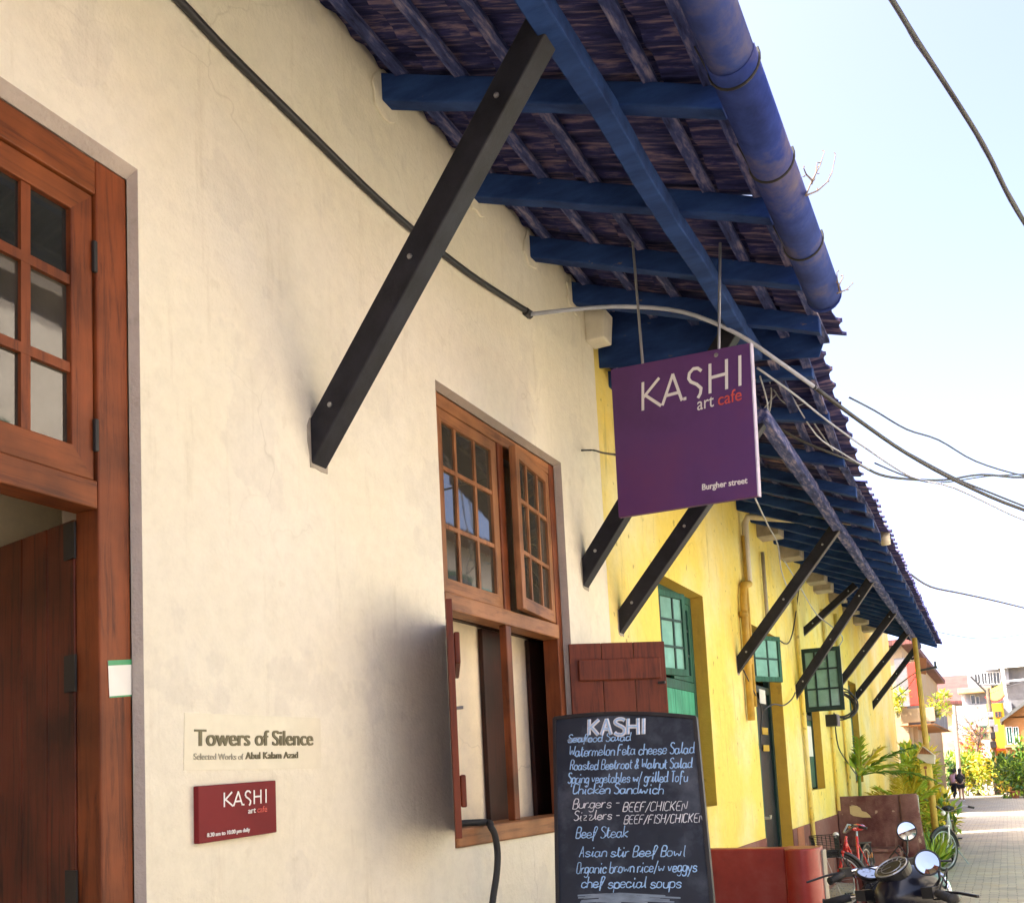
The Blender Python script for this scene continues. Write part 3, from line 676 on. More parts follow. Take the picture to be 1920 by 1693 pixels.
# ================================================================== YELLOW HOUSE
yel=thing('yellow_house',(0,15,0),'long yellow plastered house with dark red plinth, green windows and timber struts','building')
W1=(7.30,8.60,1.36,3.22); D2=(10.42,11.85,.02,3.20); W3=(13.25,14.42,1.35,3.2); W4=(17.6,18.6,1.35,3.1)
YE=25.4
m=MB(); wall_holes(m,WB+.002,YE,.94,4.9,T,[W1,(D2[0],D2[1],.94,D2[3]),W3,W4]); m.build('wall',M['yellow_wall'],yel)
each('plinth',[((-.3,WB+.004,-.05),(.012,D2[0],.945)),((-.3,D2[1],-.05),(.012,YE-.01,.945))],'plinth',yel,.006)
m=MB(); m.box((-.02,D2[1]+.22,.2),(.018,D2[1]+.62,.943)); m.build('plinth_patch',M['terracotta'],yel)
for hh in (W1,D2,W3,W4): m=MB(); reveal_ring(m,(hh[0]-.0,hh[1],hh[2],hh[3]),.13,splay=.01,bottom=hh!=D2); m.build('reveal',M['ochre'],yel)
ZY,MY=4.52,.42
roof_part(yel,6.30,21.2,ZY,MY,1.45,[6.5+.62*k for k in range(24)],[.12,.40,.66,.92,1.17,1.37],gaps=(7.1,8.3),taper=.009,ytap=9,lift=.36,lend=8.4)
m=MB(); m.prism([(-.3,6.285,4.60),(-.3,6.285,5.115),(1.52,6.285,4.345),(1.47,6.285,4.22),(.0,6.285,4.50)],(0,.012,0)); m.build('gable_board',M['flare_blue'],yel)
def xb_(y): return 1.07-.010*max(0,y-9)
m=MB()
yb_=[6.33,8.2,9.76,11.2,12.8,14.4,15.86,17.2,18.53,19.8,21.1]
for a,b in zip(yb_,yb_[1:]): m.bar((xb_(a)+random.uniform(-.012,.012),a-.01,3.93+random.uniform(-.012,.012)),(xb_(b)+random.uniform(-.012,.012),b+.01,3.93+random.uniform(-.012,.012)),.085,.085)
m.build('eave_beam',M['batten'],yel,bev=.008)
for y,zb in ((6.36,2.63),(9.70,2.61),(12.74,2.52),(15.8,2.70),(18.45,2.78),(20.95,2.74)): strut(yel,y,zb,xb_(y)-.005,3.87,.105,.09,matn='black_paint')
s=strut(yel,13.66,3.43,.72,3.98,.09,.08)
# fascia moulding along the eaves end and concrete corbels under the wall top
for k,(y,z) in enumerate(((11.1,4.27),(12.36,4.25),(14.2,4.24),(14.75,4.2),(16.2,4.25),(17.7,4.26),(19.0,4.24),(20.2,4.24))):
    m=MB(); m.prism([(0,y,z),(.245,y,z),(.255,y,z+.16),(0,y,z+.19)],(0,.3,0)); m.build('corbel_block',M['cement'],yel,bev=.008)
# green window 1
m=MB(); xg=-.11; z0,z1=W1[2],W1[3]
m.box((xg-.06,7.305,z0),(xg,7.37,z1-.01))
gw=m.build('window',M['green'],yel,bev=.004,label='green window with barred glass over mint plank shutters')
each('frame_bar',[((xg-.06,8.525,z0),(xg,8.588,z1-.01)),((xg-.06,7.37,z1-.08),(xg,8.525,z1-.012)),((xg-.06,7.37,2.36),(xg,8.525,2.44)),((xg-.06,7.37,z0),(xg,8.525,z0+.06))],'green',gw,.004)
casement(gw,7.375,7.945,2.445,z1-.085,xg-.002,.035,[7.56,7.76],[2.68,2.9],.05,mw=.02,mz='green',my='green',mbar='green_dark',gl='glass_green',Mx=Matrix.Translation((xg,7.375,0))@Matrix.Rotation(R(-14),4,'Z')@Matrix.Translation((-xg,-7.375,0)))
casement(gw,7.95,8.52,2.445,z1-.085,xg-.002,.035,[8.14,8.33],[2.68,2.9],.05,mw=.02,mz='green',my='green',mbar='green_dark',gl='glass_dark')
for k,(ya,yb) in enumerate(((7.375,7.945),(7.95,8.52))):
    m=MB()
    for i in range(3): m.box((xg-.03,ya+(yb-ya)*i/3+.002,z0+.062),(xg-.004,ya+(yb-ya)*(i+1)/3-.002,2.358))
    m.build('shutter',M['green_light'],gw,bev=.003)
# dark doorway with green leaf
m=MB(); xd=-.13
m.box((xd-.07,10.425,.02),(xd,10.50,3.19)); yd=m.build('door_frame',M['green_dark'],yel,bev=.004)
each('frame_bar',[((xd-.07,11.77,.02),(xd,11.845,3.19)),((xd-.07,10.5,2.52),(xd+.002,11.77,2.60)),((xd-.07,10.5,3.12),(xd,11.77,3.188))],'green_dark',yd,.004)
m=MB(); m.box((xd-.05,10.502,.03),(xd-.012,11.12,2.515)); m.box((xd-.012,10.56,1.0),(xd-.004,11.06,1.7)); m.build('door_leaf',M['green'],yd,bev=.004)
m=MB(); m.box((xd-.06,11.125,.03),(xd-.03,11.768,2.515)); m.build('door_leaf',M['black_paint'],yd,bev=.004)  # black sheet across the open half, standing for the dark inside
m=MB(); m.tube([(xd-.01,11.05,1.12),(xd+.06,11.05,1.12),(xd+.06,11.05,1.15)],.016,8); m.build('handle',M['pvc'],yd)
casement(yd,10.505,11.2,2.605,3.115,xd-.002,.035,[10.74,10.97],[2.86],.05,mw=.02,mz='green',my='green',mbar='green_dark',gl='glass_green',Mx=Matrix.Translation((xd,10.5,0))@Matrix.Rotation(R(-25),4,'Z')@Matrix.Translation((-xd,-10.5,0)))
m=MB(); m.box((xd+.003,11.2,2.40),(xd+.01,11.5,2.56)); m.build('notice',M['sticker'],yd)
each('door_label',[((xd-.018,11.3,2.05),(xd-.012,11.6,2.13)),((xd-.018,11.3,1.86),(xd-.012,11.6,1.93))],'ochre',yd,0)
m=MB(); m.box((-.7,10.3,0),(-.69,14.6,3.4)); m.build('interior_wall',M['green_dark'],yel)
# window 3 with casement swung fully out
m=MB(); xg=-.1; z0,z1=W3[2],W3[3]
m.box((xg-.06,13.255,z0),(xg,13.32,z1-.01))
gw=m.build('window',M['green_dark'],yel,bev=.004,label='dark green window with one glazed leaf swung out over closed shutters')
each('frame_bar',[((xg-.06,14.345,z0),(xg,14.41,z1-.01)),((xg-.06,13.32,z1-.08),(xg,14.345,z1-.012)),((xg-.06,13.32,2.3),(xg,14.345,2.37))],'green_dark',gw,.004)
Mo=Matrix.Translation((0,13.3,0))@Matrix.Rotation(R(-86),4,'Z')@Matrix.Translation((.04,-13.3,0))
casement(gw,13.3,13.80,2.37,3.20,0,.04,[13.47,13.63],[2.66,2.92],.055,mw=.024,mz='green_dark',my='green_dark',gl='glass_green',Mx=Mo)
m=MB()
for i in range(4): m.box((xg-.04,13.325+.255*i,z0+.02),(xg-.01,13.325+.255*i+.25,2.295))
m.build('shutter',M['green'],gw,bev=.003)
m=MB(); m.box((xg-.008,13.95,1.8),(xg-.005,14.28,2.22)); m.build('paper_notice',M['sticker'],gw)
m=MB(); m.box((-.14,17.62,1.37),(-.1,18.58,3.08)); m.build('shutter',M['green'],yel,bev=.004)
# pipes on the yellow wall
m=MB(); m.tube([(1.42,10.36,3.93),(1.40,10.36,4.02),(1.33,10.36,4.06),(.75,10.34,4.17),(.16,10.3,4.30),(.09,10.3,4.31),(.055,10.3,4.25),(.05,10.3,4.1),(.05,10.3,3.6)],.036,10)
m.tube([(1.42,10.36,3.94),(1.42,10.36,3.82)],.046,10)
m.build('drain_pipe',M['pvc'],yel,smooth=True)
m=MB(); m.tube([(.05,10.3,3.6),(.05,10.05,3.55),(.05,9.98,3.4),(.05,9.95,2.15)],.038,10); m.tube([(.05,9.97,2.72),(.05,9.97,2.78)],.046,10); m.tube([(.05,9.95,3.2),(.05,9.95,3.26)],.046,10); m.build('drain_pipe',M['yellow_pipe'],yel,smooth=True)
for y,za,zb,r,mt in ((10.22,2.3,4.1,.018,'yellow_pipe'),(12.95,.3,3.9,.03,'yellow_wall'),(15.2,1.0,4.0,.028,'yellow_wall'),(16.5,.9,4.1,.03,'yellow_wall'),(11.15,3.2,4.1,.022,'cement')):
    m=MB(); m.tube([(.04,y,za),(.04,y,zb)],r,8); m.build('wall_pipe',M[mt],yel,smooth=True)

# ================================================================== THINGS ON THE WALL
# hanging sign
TL,BL_,TR,BR=ay(1145,693,5.1),ay(1160,970,5.1),ay(1405,643,4.92),ay(1420,930,4.92)
sc=(TL+BL_+TR+BR)/4
sg=thing('hanging_sign',(sc.x,sc.y,sc.z),'large square purple cafe sign hanging on two rods from the eave','sign')
nS=(TR-TL).cross(BL_-TL).normalized()
if nS.y>0: nS=-nS
m=MB(); m.prism([TL,BL_,BR,TR],-nS*.03); m.build('sign_board',M['purple'],sg,bev=.002)
m=MB(); m.prism([TR+nS*.001+Vector((.001,0,0)),BR+nS*.001+Vector((.001,0,0)),BR+Vector((.006,0,0))-nS*.03,TR+Vector((.006,0,0))-nS*.03],(0,0,.0005)); 
m=MB(); u=(BR-TR); m.obox(TR+Vector((.001,0,0)),u,Vector((.006,0,0)),-nS*.031); m.build('sign_edge',M['sign_edge'],sg)
def S(px,py):   # pixel on the sign's plane
    d=ray(px,py); t=(TL-CAM).dot(nS)/d.dot(nS); return CAM+d*t
m=MB(); logo(m,S(1206,769)+nS*.002,S(1391,722)+nS*.002,(S(1206,718)-S(1206,769)),nS,.0165); m.build('lettering',M['ink_white'],sg)
fit_text('art',S(1308,770),S(1339,762),(S(1308,746)-S(1308,770)),nS,M['ink_white'],'lettering',sg,capfrac=.69)
fit_text('cafe',S(1347,761),S(1391,750),(S(1347,737)-S(1347,761)),nS,M['ink_red'],'lettering',sg,capfrac=.73)
fit_text('Burgher street',S(1317,919),S(1402,906),(S(1317,908)-S(1317,919)),nS,M['ink_white'],'lettering',sg,bold=.02,capfrac=.7)
for (px0,py0,px1,py1) in ((1203,688,1192,360),(1345,660,1338,375)):
    a=S(px0,py0)-nS*.015; zt=ZW-MW_*a.x-.03
    m=MB(); xt_=a.x+(.05 if a.x>.9 else -.012); m.tube([a-Vector((0,0,.01)),(xt_,a.y+.0,ZW-MW_*xt_-.03)],.0075,8); m.build('hanging_rod',M['steel'],sg)
m=MB(); q=S(1343,666); m.lathe([(.012,0),(.012,.004),(.003,.006)],Matrix.Translation(q)@nS.to_track_quat('Z','Y').to_matrix().to_4x4(),10); m.build('bolt',M['steel'],sg)

# vinyl label, plaque, sticker
def wallpt(px,py,off=.0): p=ax(px,py,0); p.x=off; return p
a,b,c,d=[wallpt(*q) for q in ((345,1336),(600,1346),(601,1440),(344,1444))]
lb=thing('wall_label',((a+c)/2),'clear vinyl label reading Towers of Silence on the cream wall','label')
m=MB(); m.prism([a,d,c,b],(.002,0,0)); m.build('film',M['vinyl'],lb)
X1=Vector((1,0,0))
fit_text('Towers of Silence',wallpt(364,1398),wallpt(585,1397),wallpt(364,1365)-wallpt(364,1398),X1,M['ink_olive'],'lettering',lb,thick=.05)
fit_text('Selected Works of',wallpt(362,1424),wallpt(455,1424),wallpt(362,1411)-wallpt(362,1424),X1,M['ink_grey'],'lettering',lb)
fit_text('Abul Kalam Azad',wallpt(459,1423),wallpt(557,1421),wallpt(459,1409)-wallpt(459,1423),X1,M['ink_olive'],'lettering',lb,thick=.04)
a,b,c,d=[wallpt(*q) for q in ((362,1474),(508,1463),(510,1560),(363,1582))]
pq=thing('wall_plaque',((a+c)/2),'small maroon plaque with opening hours below the vinyl label','plaque')
m=MB(); m.prism([a,d,c,b],(.022,0,0)); m.build('plaque_board',M['maroon'],pq,bev=.003)
def WP(px,py): return ax(px,py,.0225)
m=MB(); logo(m,WP(420,1512),WP(499,1504),WP(420,1486)-WP(420,1512),X1,.0055,.0012); m.build('lettering',M['ink_white'],pq)
fit_text('art',WP(464,1525),WP(478,1523),WP(464,1514)-WP(464,1525),X1,M['ink_white'],'lettering',pq,capfrac=.69)
fit_text('cafe',WP(481,1523),WP(499,1521),WP(481,1511)-WP(481,1523),X1,M['ink_red'],'lettering',pq)
fit_text('8.30 am to 10.00 pm daily',WP(387,1569),WP(467,1558),WP(387,1561)-WP(387,1569),X1,M['ink_white'],'lettering',pq,bold=.01)
xq=xf+.0015
def JP(px,py): return ax(px,py,xq)
a,b,c,d=JP(202,1238),JP(246,1236),JP(246,1305),JP(205,1308)
st=thing('paper_sticker',((a+c)/2),'white paper sticker with a green top band on the door jamb','sticker')
m=MB(); m.prism([a,d,c,b],(.001,0,0)); m.build('sticker_sheet',M['sticker'],st)
m=MB(); m.prism([a+Vector((.0012,0,0)),a*.86+d*.14+Vector((.0012,0,0)),b*.86+c*.14+Vector((.0012,0,0)),b+Vector((.0012,0,0))],(.0006,0,0)); m.prism([a*.04+d*.96+Vector((.0012,0,0)),d+Vector((.0012,0,0)),c+Vector((.0012,0,0)),b*.04+c*.96+Vector((.0012,0,0))],(.0006,0,0)); m.build('sticker_band',M['sticker_green'],st)

# black conduit along wall, its pale run out to the eave and over the street
def cablething(name,pts,r,mt,label,cat='cable',n=6,group=None,sub=4):
    P=[Vector(p) for p in pts]; out=[]
    for i in range(len(P)-1):
        p0=P[max(i-1,0)];p1=P[i];p2=P[i+1];p3=P[min(i+2,len(P)-1)]
        for k in range(sub):
            t=k/sub; out.append(.5*((2*p1)+(-p0+p2)*t+(2*p0-5*p1+4*p2-p3)*t*t+(-p0+3*p1-3*p2+p3)*t**3))
    out.append(P[-1])
    c=out[0]; m=MB(); m.tube(out,r,n); 
    o=m.build(name,M[mt],None,smooth=True); return tag(o,label,cat,group)
cablething('wall_conduit',[wallpt(*q,.02) for q in ((250,-75),(330,8),(420,103),(560,240),(680,357),(770,436),(870,513),(940,559),(990,590))],.0165,'cable','black conduit drooping along the top of the cream wall',n=8)
cablething('eave_cable',[ax(990,590,.02),ay(1080,580,5.2),ay(1170,575,5.45),ay(1280,585,5.55),ay(1380,625,5.7),ay(1460,678,5.9),ay(1530,728,6.15)],.0125,'cable_pale','thick pale cable leaving the conduit joint and crossing before the sign rods',n=8)
cablething('street_cable',[ay(1526,725,6.13),ay(1610,788,6.6),ay(1700,850,7.2),ay(1800,905,7.8),ay(1920,956,8.4),ay(2100,1010,9.2)],.0125,'cable','thick dark cable running from the eave out over the street',n=8)
cablething('thin_wire',[ay(1700,848,7.25),ay(1790,896,7.8),ay(1860,925,8.2),ay(1930,953,8.6)],0.0072,'cable','thin wire lashed along the thick dark street cable')
cablething('thin_wire',[ay(1640,868,7.6),ay(1700,893,7.9),ay(1760,905,8.3),ay(1850,893,9),ay(1925,889,9.6)],0.0058,'cable','fine loose strand twisting round the wavy wire')
cablething('thin_wire',[ay(1425,705,6.4),ay(1440,770,6.6),ay(1418,810,6.8),ay(1430,770,6.9),ay(1460,735,7.0)],0.0051,'cable_pale','small knot of pale wire right beside the purple sign')
cablething('thin_wire',[ay(1480,735,6.9),ay(1530,815,7.2),ay(1580,850,7.6),ay(1630,880,7.9)],0.0058,'cable_pale','pale wire slanting under the tiles to the wavy wire')
m=MB(); q=ax(990,590,.02); m.tube([q-Vector((0,.035,-.006)),q+Vector((0,.03,.008))],.024,8); m.build('conduit_joint',M['cable'],None); tag(bpy.data.objects['conduit_joint'],'small dark joint where conduit and pale cable meet','joint')
cablething('power_line',[ay(1655,-20,5.5),ay(1672,0,5.6),ay(1720,78,6),ay(1785,178,6.5),ay(1845,275,7),ay(1895,375,7.5),ay(1935,440,8)],.016,'cable','thick twisted power line crossing the top right of the sky',n=8)
cablething('power_line',[ay(1652,-24,5.53),ay(1676,3,5.62),ay(1717,82,6.03),ay(1789,180,6.5),ay(1842,277,7.03),ay(1898,373,7.5),ay(1938,444,8)],.008,'cable','thin power line twisted round the thick one at top right')
cablething('thin_wire',[ay(1592,745,7.2),ay(1640,770,7.6),ay(1700,805,8),ay(1760,825,8.4),ay(1830,865,9),ay(1920,892,9.6),ay(2000,900,10)],0.0065,'cable','thin loose wire, uppermost of those leaving the eave')
cablething('thin_wire',[ay(1420,690,6.2),ay(1490,740,6.6),ay(1550,788,7),ay(1620,838,7.4),ay(1710,895,8),ay(1790,915,8.4),ay(1920,975,9.2),ay(2000,990,9.6)],0.0072,'cable_pale','pale wire strung just below the thick eave cable')
cablething('thin_wire',[ay(1440,790,7.2),ay(1500,825,7.4),ay(1560,850,7.6),ay(1610,870,7.9),ay(1650,890,8.2),ay(1700,898,8.5),ay(1770,900,9),ay(1840,890,9.5),ay(1920,895,10),ay(1990,880,10.5)],0.0101,'cable','wavy twisted wire crossing beneath the thick eave cable')
cablething('thin_wire',[ay(1515,755,7.2),ay(1525,790,7.3),ay(1548,825,7.5),ay(1562,845,7.6)],0.0058,'cable_pale','short pale wire hanging between two eave wires')
cablething('thin_wire',[ay(1425,690,6.6),ay(1445,720,6.8),ay(1443,770,7.0),ay(1425,800,7.1),ay(1415,820,7.1)],0.0058,'cable_pale','pale wire drooping behind right edge of the purple sign')
cablething('thin_wire',[ay(1450,730,6.9),ay(1470,755,7.0),ay(1500,760,7.1),ay(1514,748,7.2)],0.0051,'cable_pale','thin looped wire under the tiles right of the purple sign')
cablething('thin_wire',[ay(1415,932,7.5),ay(1440,985,9.2),ay(1458,1020,10.2),ay(1465,1070,10.6),ay(1480,1110,11.0)],0.0072,'cable_pale','pale wire dropping from behind the sign to the first corbels')
cablething('thin_wire',[ay(1470,1050,11),ay(1500,1100,12),ay(1530,1150,12.6),ay(1560,1175,12.9),ay(1580,1200,13.4),ay(1545,1240,13.3)],0.0072,'cable_pale','pale wire crossing in front of the far struts')
cablething('thin_wire',[ax(1394,1256,.06),ax(1420,1310,.05),ax(1428,1331,.03),ax(1426,1380,.02),ax(1426,1403,.02)],0.0072,'cable','dark wire hanging down the yellow wall left of the doorway')
cablething('thin_wire',[ax(1456,1196,.04),ax(1475,1207,.05),ax(1485,1190,.05),ax(1492,1150,.05),ax(1498,1100,.05),ax(1502,1050,.1)],0.0087,'cable','dark looping wire on the wall above the doorway')
cablething('thin_wire',[ax(1432,1330,.05),ax(1450,1320,.08),ax(1470,1322,.06),ax(1485,1310,.06),ax(1491,1298,.06)],0.0087,'cable','dark wire slung beneath the doorway fanlight')
cablething('thin_wire',[ax(1565,1350,.06),ax(1572,1400,.05),ax(1590,1430,.05),ax(1608,1455,.05)],0.0101,'cable','dark cable sagging under the grey meter box')
cablething('far_wire',[ay(1705,1075,16),ay(1745,1100,18),ay(1800,1112,20),ay(1860,1125,22),ay(1930,1142,25)],0.0174,'cable','twisted wire leaving the eave low over the street')
cablething('far_wire',[ay(1760,1185,40),ay(1820,1196,44),ay(1870,1196,46),ay(1930,1187,50)],0.0145,'cable','faint sagging wire above the far roofs')
cablething('sign_tie',[wallpt(1088,845,.01),wallpt(1100,847,.05),ay(1130,849,5.6),ay(1158,853,5.12)],.006,'cable','short black tie wire from a wall hook to the sign')
# coil and box on the yellow wall
ck=ax(1576,1320,.1)
m=MB()
for k in range(6): m.torus(Matrix.Translation((.06+.018*k,ck.y+random.uniform(-.03,.03),ck.z+random.uniform(-.05,.05)))@Matrix.Rotation(R(70+random.uniform(-12,12)),4,'X')@Matrix.Rotation(R(20),4,'Y'),.2+random.uniform(-.03,.03),.012,24,6)
tag(m.build('cable_coil',M['cable'],None,smooth=True),'coiled black cable hung on the yellow wall beside the swung-out window','cable')
c=ax(1562,1350,.08); m=MB(); m.box((.0,c.y-.18,c.z-.09),(.16,c.y+.12,c.z+.08)); m.box((.16,c.y-.15,c.z-.07),(.166,c.y+.09,c.z+.06))
tag(m.build('meter_box',M['black_plastic'],None,bev=.01),'small dark meter box on the yellow wall below the cable coil','meter box')

# hose out of the cafe window
hs=[wallpt(860,1546,-.09),wallpt(885,1542,-.02),wallpt(902,1542,.04),ax(920,1549,.075),ax(928,1565,.085),ax(933,1600,.085),ax(931,1640,.08),ax(925,1680,.07),ax(918,1740,.06),ax(905,1850,.05),Vector((.06,4.15,.3)),Vector((.12,4.0,.03))]
cablething('hose',hs,.0165,'rubber','black hose hanging out over the cafe window sill',cat='hose',n=10)

# ================================================================== MENU BOARD
bt=[ay(1040,1347,4.4),ay(1303,1345,4.4)]; bb=[ay(1047,1693,4.2),ay(1336,1693,4.2)]
uB=(bt[1]-bt[0]); dn=(bb[0]-bt[0]); dnR=(bb[1]-bt[1])
nB=uB.cross(dn).normalized(); 
if nB.y>0: nB=-nB
mb=thing('menu_board',((bt[0]+bt[1])/2+dn*1.55),'tall black chalkboard menu standing before the cafe window','chalkboard')
def BP(u,v,off=0):   # u across 0..1, v down (0 top, 1 = picture bottom)
    return bt[0]*(1-u)+bt[1]*u + (dn*(1-u)+dnR*u)*v + nB*off
bb=[None,None]
def BPx(px,py):
    d=ray(px,py); t=(bt[0]-CAM).dot(nB)/d.dot(nB); return CAM+d*t
bt[1]=BPx(1303,1345); dnL=BPx(1046,1693)-bt[0]; dnR=BPx(1336,1693)-bt[1]; dn=dnL
top=[BP(u,-.027*(1-(2*u-1)**2)) for u in [i/10 for i in range(11)]]
bot=[BP(1,1.6),BP(0,1.6)]
m=MB(); m.prism(top+bot,-nB*.02); m.build('board_panel',M['chalkboard'],mb)
m=MB(); rim=[BP(0,1.62)]+top+[BP(1,1.62)]
m.stroke([p-nB*.022+nB*.0 for p in rim],nB,.018,.03); m.build('board_frame',M['board_frame'],mb,bev=.002)
for u in (.02,.94):
    m=MB(); p=BP(u,1.55); m.obox((p.x,p.y,.0),Vector((.04,0,0)),Vector((0,.03,0)),(0,0,p.z+.05)); m.build('leg',M['board_frame'],mb)
m=MB(); p=BP(.1,.1,-.02);q=BP(.9,.1,-.02)
for a in (p,q): m=MB(); m.bar(a,(a.x,a.y+.42,.01),.03,.02); m.build('back_leg',M['board_frame'],mb)
rnd=random.Random(3)
def chalk(body,x0,y0,x1,y1,h,mt,r=.0021,shear=.22):
    st,wd=hand(body,shear,.25,rnd)
    o=BPx(x0,y0); u=(BPx(x1,y1)-o)/wd; v=(BPx(x0,y0-h)-o)/8
    m=MB()
    for s_ in st:
        r0=r*rnd.uniform(.75,1.2); m.tube([o+u*a+v*b+nB*.0015 for a,b in s_],[r0*rnd.uniform(.72,1.15) for _ in s_],5,nrm=nB,flat=.5)
    m.build('chalk_writing',M[mt],mb)
for body,x0,y0,x1,y1,h,mt,r in (
 ('Seafood Salad',1065,1392,1182,1388,15,'chalk_blue',.0029),
 ('Watermelon Feta cheese Salad',1067,1418,1301,1412,20,'chalk_blue',.0029),
 ('Roasted Beetroot & Walnut Salad',1069,1443,1297,1439,18,'chalk_blue',.0031),
 ('Spring vegetables w/ grilled Tofu',1065,1468,1288,1465,19,'chalk_blue',.0030),
 ('Chicken Sandwich',1074,1488,1243,1488,19,'chalk_blue',.0031),
 ('Burgers -',1074,1516,1160,1513,19,'chalk_white',.0022),('BEEF/CHICKEN',1168,1521,1286,1519,17,'chalk_white',.0022),
 ('Sizzlers -',1076,1538,1160,1535,18,'chalk_white',.0022),('BEEF/FISH/CHICKEN',1170,1544,1318,1541,16,'chalk_white',.0022),
 ('Beef Steak',1080,1571,1176,1569,21,'chalk_blue',.0027),
 ('Asian stir Beef Bowl',1086,1606,1283,1605,20,'chalk_blue',.0027),
 ('Organic brown rice/w veggys',1081,1637,1306,1633,21,'chalk_blue',.0027),
 ('chef special soups',1090,1664,1276,1664,21,'chalk_blue',.0030)): chalk(body,x0,y0,x1,y1,h,mt,r)
# fat block letters of the heading
for off,mt,r in ((.0005,'chalk_white',.0098),(.0030,'chalk_blue',.0040)):
    rnd=random.Random(5); st,wd=hand('KASHI',.02,.1,rnd); o=BPx(1104,1378); u=(BPx(1206,1376)-o)/wd; v=(BPx(1104,1349)-o)/8
    m=MB()
    for s_ in st: m.tube([o+u*a+v*b+nB*(.001+off) for a,b in s_],r,6,nrm=nB,flat=.35)
    m.build('chalk_writing',M[mt],mb)
m=MB(); 
for k in range(26):
    y=1676+rnd.uniform(0,16); x=1078+rnd.uniform(0,110); m.tube([BPx(x,y)+nB*.0008,BPx(x+30,y-2)+nB*.001,BPx(min(x+70+rnd.uniform(0,20),1285),y+1)+nB*.0008],.004,5,nrm=nB,flat=.2)
m.build('chalk_smear',M['chalk_smear'],mb)
m=MB()
for k in range(9):
    y=1386+rnd.uniform(-3,6); x=1062+rnd.uniform(0,8); m.tube([BPx(x,y)+nB*.0006,BPx(x+18,y-3)+nB*.0008,BPx(x+34+rnd.uniform(0,14),y-2)+nB*.0006],.0035,5,nrm=nB,flat=.15)
m.build('chalk_smear',M['chalk_smear'],mb)

# ================================================================== BENCHES
def bench(name, y, xr, H, matn, label, patch=False, proj=.13):
    t=thing(name,(xr/2,y,0),label,'bench','masonry benches along the wall')
    m=MB(); m.box((.02,y,0),(xr-.14,y+.14,H)); m.build('backrest',M[matn],t,bev=.012)
    m=MB(); m.box((.02,y-.42,0),(xr-.14,y-.002,.42)); m.box((.02,y-.45,.422),(xr-.14,y-.002,.47)); m.build('seat',M[matn],t,bev=.012)
    prof=[(xr-.14,y+.14),(xr-.137,y-.02)]+[(xr-.02+.117*math.cos(a),y-.02-proj*math.sin(a)) for a in [math.pi*(1-k/10) for k in range(11)]]+[(xr+.09,y+.14)]
    n=len(prof); vs=[];zs=[0,.3,.7,H-.01,H+.004]
    m=MB()
    for i,z in enumerate(zs):
        k=1+(.10 if proj>.1 else .45)*(1-z/H)*.9
        for px_,py_ in prof: vs.append((xr-.137+(px_-xr+.137)*k, y+.14+(py_-y-.14)*k, z))
    fs=[(i*n+j,i*n+(j+1)%n,(i+1)*n+(j+1)%n,(i+1)*n+j) for i in range(len(zs)-1) for j in range(n)]+[tuple((len(zs)-1)*n+j for j in range(n))]
    m.add(vs,fs); ar=m.build('arm',M[matn],t,smooth=True)
    for p_ in ar.data.polygons: p_.use_smooth=len(p_.vertices)==4 and abs(p_.normal.z)<.5
    m=MB(); m.box((xr+.092,y-.0,0),(xr+.112,y+.141,H-.02)); m.build('end_plaster',M['cement'],t,bev=.004)
    if patch:
        m=MB(); P=[(1593,1511),(1606,1510),(1613,1514),(1616,1520),(1624,1522),(1631,1528),(1633,1532),(1618,1532),(1600,1529),(1594,1525)]
        m.prism([ay(*q,y-.004) for q in P],(0,.003,0)); m.build('plaster_patch',M['bare_plaster'],t)
        m=MB(); P=[(1697,1519),(1712,1514),(1718,1523),(1720,1540),(1708,1543),(1697,1536)]
        m.prism([ay(*q,y-.004) for q in P],(0,.003,0)); m.build('plaster_patch',M['bare_plaster'],t)
    return t
bench('masonry_bench',7.0,1.02,1.105,'red_oxide','glossy red oxide masonry bench behind the chalkboard')
bench('masonry_bench',15.2,1.02,1.20,'old_oxide','worn dark red masonry bench with a bare plaster patch',True,.03)

